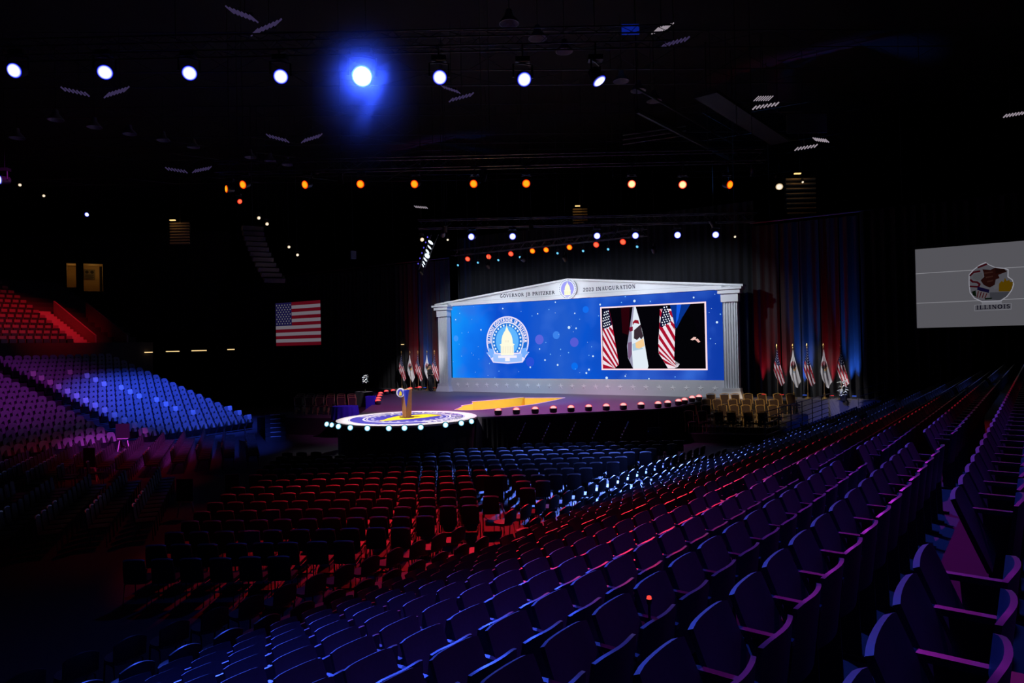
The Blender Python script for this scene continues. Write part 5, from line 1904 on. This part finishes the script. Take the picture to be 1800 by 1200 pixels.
# ------------------------------------------------------------------ concourse openings and lit louvres in the dark
M_beige = mat('beige_wall', (.62, .45, .22), .8, noise=.1)
def niche(px0, px1, py0, py1, Y, power, label, depth=1.6):
    a, b_ = at(px0, py1, Y), at(px1, py0, Y)
    cx, w, h = (a.x + b_.x) / 2, abs(b_.x - a.x), b_.z - a.z
    t = thing('lit_doorway', label, 'doorway', (cx, Y, a.z), .56)
    g = MB()
    g.add([(-w / 2, 0, 0), (w / 2, 0, 0), (w / 2, 0, h), (-w / 2, 0, h), (-w / 2, depth, 0), (w / 2, depth, 0), (w / 2, depth, h), (-w / 2, depth, h)],
          [(4, 5, 6, 7), (0, 4, 7, 3), (1, 2, 6, 5), (0, 1, 5, 4), (3, 7, 6, 2)])
    g.build('recess', M_beige, t)
    point('doorway_lamp', (cx - sin(.56) * depth * .5, Y + cos(.56) * depth * .5, a.z + h * .8), (1, .62, .2), power, .15)
    return t, w, h


n1 = niche(119, 132, 462, 505, 59.5, 2.2, 'narrow doorway glowing dull yellow above the red-lit tier', 2.6)
n2, w_, h_ = niche(150, 178, 463, 512, 60, 3.0, 'wide doorway glowing dull yellow with a notice on its wall', 2.1)
P = Print(.004)
P.rect(-.42, -.45, .42, .45, srgb(120, 110, 90), 0)
P.poly(ell(-.2, .2, .14, .14, 16), srgb(40, 36, 30), 1)
P.poly(ell(.2, .2, .14, .14, 16), srgb(40, 36, 30), 1)
for k in range(4):
    P.rect(-.34, -.08 - .1 * k, .34 - .1 * (k % 2), -.03 - .1 * k, srgb(50, 46, 40), 1)
o = P.build('notice', M_print, n2)
o.location = (-w_ / 2 + .46, 2.0, h_ - .75)
o.rotation_euler = (pi / 2, 0, 0)
structure('wall_concourse', MB().box((-37.5, 62.2, 11), (24, .3, 9.0)), M_roof)
for i, (px, py, Y, w, h, lab) in enumerate([(316, 410, 52, 1.5, 1.5, 'louvred vent lit warm above the far bowl'), (1020, 385, 56, 1.2, 1.6, 'louvred vent lit warm above the rear truss'), (1408, 345, 44, 1.9, 2.2, 'slatted wall panel lit warm above the drapes')]):
    p = at(px, py, Y)
    t = thing('louvred_vent', lab, 'vent', tuple(p), 0, 'warm-lit louvres')
    for k in range(8):
        o = MB().box((0, 0, 0), (w, .12, .09)).build('slat', M_beige, t)
        o.location = (0, 0, -h / 2 + h * k / 7)
        o.rotation_euler = (-.5, 0, 0)
    MB().box((0, .15, 0), (w * 1.05, .06, h * 1.1)).build('backing', M_black, t)
    MB().box((-w * .2, -.45, h * .62), (.40, .16, .07)).build('strip_lamp', emit('warm_strip', srgb(255, 205, 130), 1.3), t)
    MB().tube([(0, .12, h * .5), (0, .12, 19.04 - p.z)], .03, 5).build('hanger', M_truss, t)
    point('vent_lamp', (p.x - w * .2, Y - .75, p.z + h * .5), WARM, 1.6, .06)
for i, (px0, px1, py) in enumerate([(0, 18, 627), (252, 268, 619), (292, 315, 617.5), (337, 363, 616), (400, 412, 614)]):
    a, b_ = at(px0, py, 52), at(px1, py, 52)
    o = MB().box((0, 0, 0), ((b_ - a).length, .08, .07)).build('strip_light', emit('warm_strip_dim', srgb(255, 216, 150), 1.1))
    o.location = (a + b_) / 2
    tag(o, f'thin warm strip light low on the far concourse, {ORD[i]} along towards the stage', 'strip light', 'concourse strip lights')
a, b_ = at(704, 605, 47.2), at(711, 605, 47.2)
o = MB().box((0, 0, 0), (.22, .05, .06)).build('strip_light', emit('warm_strip_dim', srgb(255, 216, 150), 1.1))
q_ = on_q(707.5, -1.14)
o.location = (q_.x, q_.y, a.z)
tag(o, 'small pale strip light over the outermost flag on the lectern side', 'strip light')

# section number board, gangway stairs and entry walls of the upper tier
sgn = thing('section_sign', 'glowing red section number board reading 118 on the upper tier', 'sign', tuple(at(161, 590, 52.5)), .35)
MB().box((0, .03, 0), (.44, .05, .62)).build('board', M_black, sgn)
P = Print(.004)
P.rect(-.20, -.29, .20, .29, srgb(200, 24, 60), 0)
write(P, '118', -.17, -.14, .30, srgb(255, 170, 180), 1, width=.34)
o = P.build('number_print', M_video, sgn)
o.rotation_euler = (pi / 2, 0, 0)
t = thing('tier_stairs', 'red-lit gangway stairs climbing the upper tier', 'stairs', (0, 0, 0))
for k in range(14):
    p = UP + LB * 4.1 - LF * (.4 + .4 * k) + V((0, 0, UZ + .2 * k))
    o = MB().box((0, 0, .1), (1.1, .40, .2)).build('step', mat('stair_concrete', (.40, .34, .34), .7, noise=.1), t)
    o.location = p
    o.rotation_euler = (0, 0, far_rz)
M_vom = mat('entry_wall_paint', (.30, .24, .25), .7, noise=.12)
for k, tt in enumerate((4.8, 7.2)):
    a = UP + LB * tt - LF * .3
    b_ = a - LF * 5.0
    nn = LB * .12
    o = MB().add([a + V((0, 0, UZ)), a + nn + V((0, 0, UZ)), b_ + nn + V((0, 0, UZ)), b_ + V((0, 0, UZ)), a + V((0, 0, UZ + .9)), a + nn + V((0, 0, UZ + .9)), b_ + nn + V((0, 0, UZ + 3.6)), b_ + V((0, 0, UZ + 3.6))],
                 [(3, 2, 1, 0), (4, 5, 6, 7), (0, 1, 5, 4), (1, 2, 6, 5), (2, 3, 7, 6), (3, 0, 4, 7)]).build('entry_wall', M_vom)
    tag(o, ('sloping entry wall beside the red gangway stairs', 'sloping entry wall at the dark end of the upper tier')[k], 'wall panel', 'entry walls')
# lit stair unit at the end of the side block
p = at(485, 778, 35.0)
t = thing('stage_stairs', 'portable stairs with bright tread edges beside the round stage', 'stairs', (p.x, p.y, 0), radians(20))
for k in range(6):
    MB().box((0, .26 * k, .1 + .2 * k), (1.0, .26, .2)).build('tread', M_black, t)
    MB().box((0, -.135 + .26 * k, .19 + .2 * k), (.5, .012, .025)).build('tread_edge', mat('bright_edge', (.8, .8, .85), .4), t)

# dark blue covers pulled over two chair backs
cov = MB().shell(lambda u, v: ((u - .5) * .34 * (1 - .1 * v), .02 * sin(pi * u), .48 + .42 * v), 6, 4, (0, .05, 0)).mesh('chair_cover', True)
cov.materials.append(mat('navy_cover', (.02, .04, .18), .8, noise=.1))
for X, Y, lab in ((-5.42, 14.0, 'nearer dark blue cover pulled over a floor chair back'), (-5.62, 15.8, 'farther dark blue cover pulled over a floor chair back')):
    o = tag(obj('chair_cover', cov, None), lab, 'cover', 'blue chair covers')
    o.location = (X, Y, 0)

# ------------------------------------------------------------------ lamps on the far side of the trusses, aimed at the stage
def profile(p, tg, colr, power, size, label):
    p = V(p)
    t = thing('profile_lamp', label, 'stage light', p, 0, 'profile lamps aimed at the stage')
    f = (V(tg) - p).normalized()
    h = obj('head', HEAD, None, t)
    h.rotation_mode = 'QUATERNION'
    h.rotation_quaternion = f.to_track_quat('Z', 'Y')
    h.scale = (.11, .11, .15)
    MB().box((0, 0, .25), (.12, .12, .3)).build('clamp', M_can, t)
    MB().tube([(0, 0, .38), (0, 0, 19.04 - p.z)], .010, 4).build('hanging_rod', M_truss, t)
    spot('profile_beam', p + f * .15, tg, colr, power, size, .6, .1)


COOL = (.84, .91, 1.0)
profile((-6.5, 26.5, 11.0), tuple(CC + V((0, 0, WD))), WHITE, 6200, 39, 'profile lamp on the middle truss aimed at the round stage')
profile((-1.0, 26.5, 11.0), tuple(CC + V((0, 0, WD + .5))), (1, .9, .95), 1800, 40, 'profile lamp on the middle truss aimed at the lectern')
for k, (s_, pw) in enumerate(((-7.2, 800), (-2.4, 720), (2.4, 740), (7.2, 860))):  # added floods standing in for the front's own glow
    profile(tuple(W(s_, 5.0, 7.3)), tuple(W(s_ * .98, 0, 3.9)), COOL, pw, 98, f'added flood lamp before the temple front, {ORD[k]} from the lectern side')
profile(tuple(W(0.0, 5.2, 7.5)), tuple(W(0, 0, 6.4)), COOL, 200, 34, 'added lamp aimed at the gable medallion')  # added to brighten the top of the gable
profile((1.0, 31.5, 9.9), (1.6, 33.2, WD), (.78, .16, .62), 5600, 82, 'profile lamp on the rear truss washing the stage magenta')
profile((-3.0, 31.5, 9.9), (-4.2, 36, WD), (.78, .16, .62), 3200, 70, 'profile lamp on the rear truss washing the lectern end magenta')
profile((5.0, 32.6, 9.9), tuple(W(-1.5, 5.0, 0)), (.08, .40, 1.0), 3600, 56, 'profile lamp on the rear truss washing the stage blue')
profile((9.5, 26.5, 11.0), (11.3, 32.6, 1.8), (1, .70, .42), 4600, 22, 'profile lamp on the middle truss aimed at the gilt chairs')
profile((9.4, 31.4, 9.9), tuple(W(13.0, -.2, 1.5)), WHITE, 1800, 24, 'profile lamp on the rear truss aimed at the flags by the gilt chairs')
profile((-3.2, 32.6, 9.9), tuple(W(-12.2, -.2, 1.4)), WHITE, 5200, 15, 'profile lamp on the rear truss aimed at the flags by the lectern side')

# added unseen spots, with no fixtures, washing the seating in colour
spot('far_bowl_blue', (-16.5, 33.5, 16.5), (-19.8, 39.8, 1.2), BLUE, 27000, 44, .8, .15)
spot('far_bowl_violet', (-17, 25, 17.0), (-27.5, 34.5, 2.2), (.7, .05, .8), 4600, 44, .9, .15)
spot('side_block_violet', (-6, 17.3, 11.8), (-16.4, 29.5, .6), (.6, .06, .75), 32000, 17, .9, .15)
spot('side_block_red', (-9, 22, 13.8), (-16, 28.0, .3), RED, 3600, 34, .9, .15)
spot('side_block_blue', (-3, 17.3, 11.8), (-13.5, 32.5, .6), BLUE, 32000, 16, .9, .15)
spot('upper_tier_red', (-24, 41.5, 17.5), (-33.8, 48.0, 7.0), RED, 8500, 38, .9, .12)
spot('near_bowl_fill', (5, 1, 17.5), (1, 5, 2.0), (.12, .10, 1.0), 330, 60, 1.0, .3)
spot('near_bowl_violet', (9, 17, 14), (4.2, 5.6, 2.6), (.60, .03, .8), 2600, 42, .9, .15)

# ------------------------------------------------------------------ haze ellipsoid added to give the flaring lamp its halo
hz = MB().lathe([(.02, -1)] + [(cos(a_), sin(a_)) for a_ in [radians(-75 + 15 * k) for k in range(11)]] + [(.02, 1)], 24).build('haze', None)  # haze added for the flaring lamp's halo
hz.location = at(636.5, 134, 17.75)
hz.scale = (2.0, 1.6, 3.3)
m = bpy.data.materials.new('halo_haze')
m.use_nodes = True
nt = m.node_tree
nt.nodes.clear()
tc = nt.nodes.new('ShaderNodeTexCoord')
ln = nt.nodes.new('ShaderNodeVectorMath')
ln.operation = 'LENGTH'
mr = nt.nodes.new('ShaderNodeMapRange')
mr.interpolation_type = 'SMOOTHSTEP'
mr.inputs[1].default_value, mr.inputs[2].default_value = .05, 1.0
mr.inputs[3].default_value, mr.inputs[4].default_value = .16, 0.0
vsn = nt.nodes.new('ShaderNodeVolumeScatter')
vsn.inputs['Color'].default_value = (.6, .75, 1, 1)
vsn.inputs['Anisotropy'].default_value = .6
ou = nt.nodes.new('ShaderNodeOutputMaterial')
nt.links.new(tc.outputs['Object'], ln.inputs[0])
nt.links.new(ln.outputs['Value'], mr.inputs[0])
nt.links.new(mr.outputs[0], vsn.inputs['Density'])
nt.links.new(vsn.outputs[0], ou.inputs['Volume'])
hz.data.materials.append(m)
tag(hz, 'added haze shaping the blue halo round the brightest lamp', 'haze', kind='stuff')
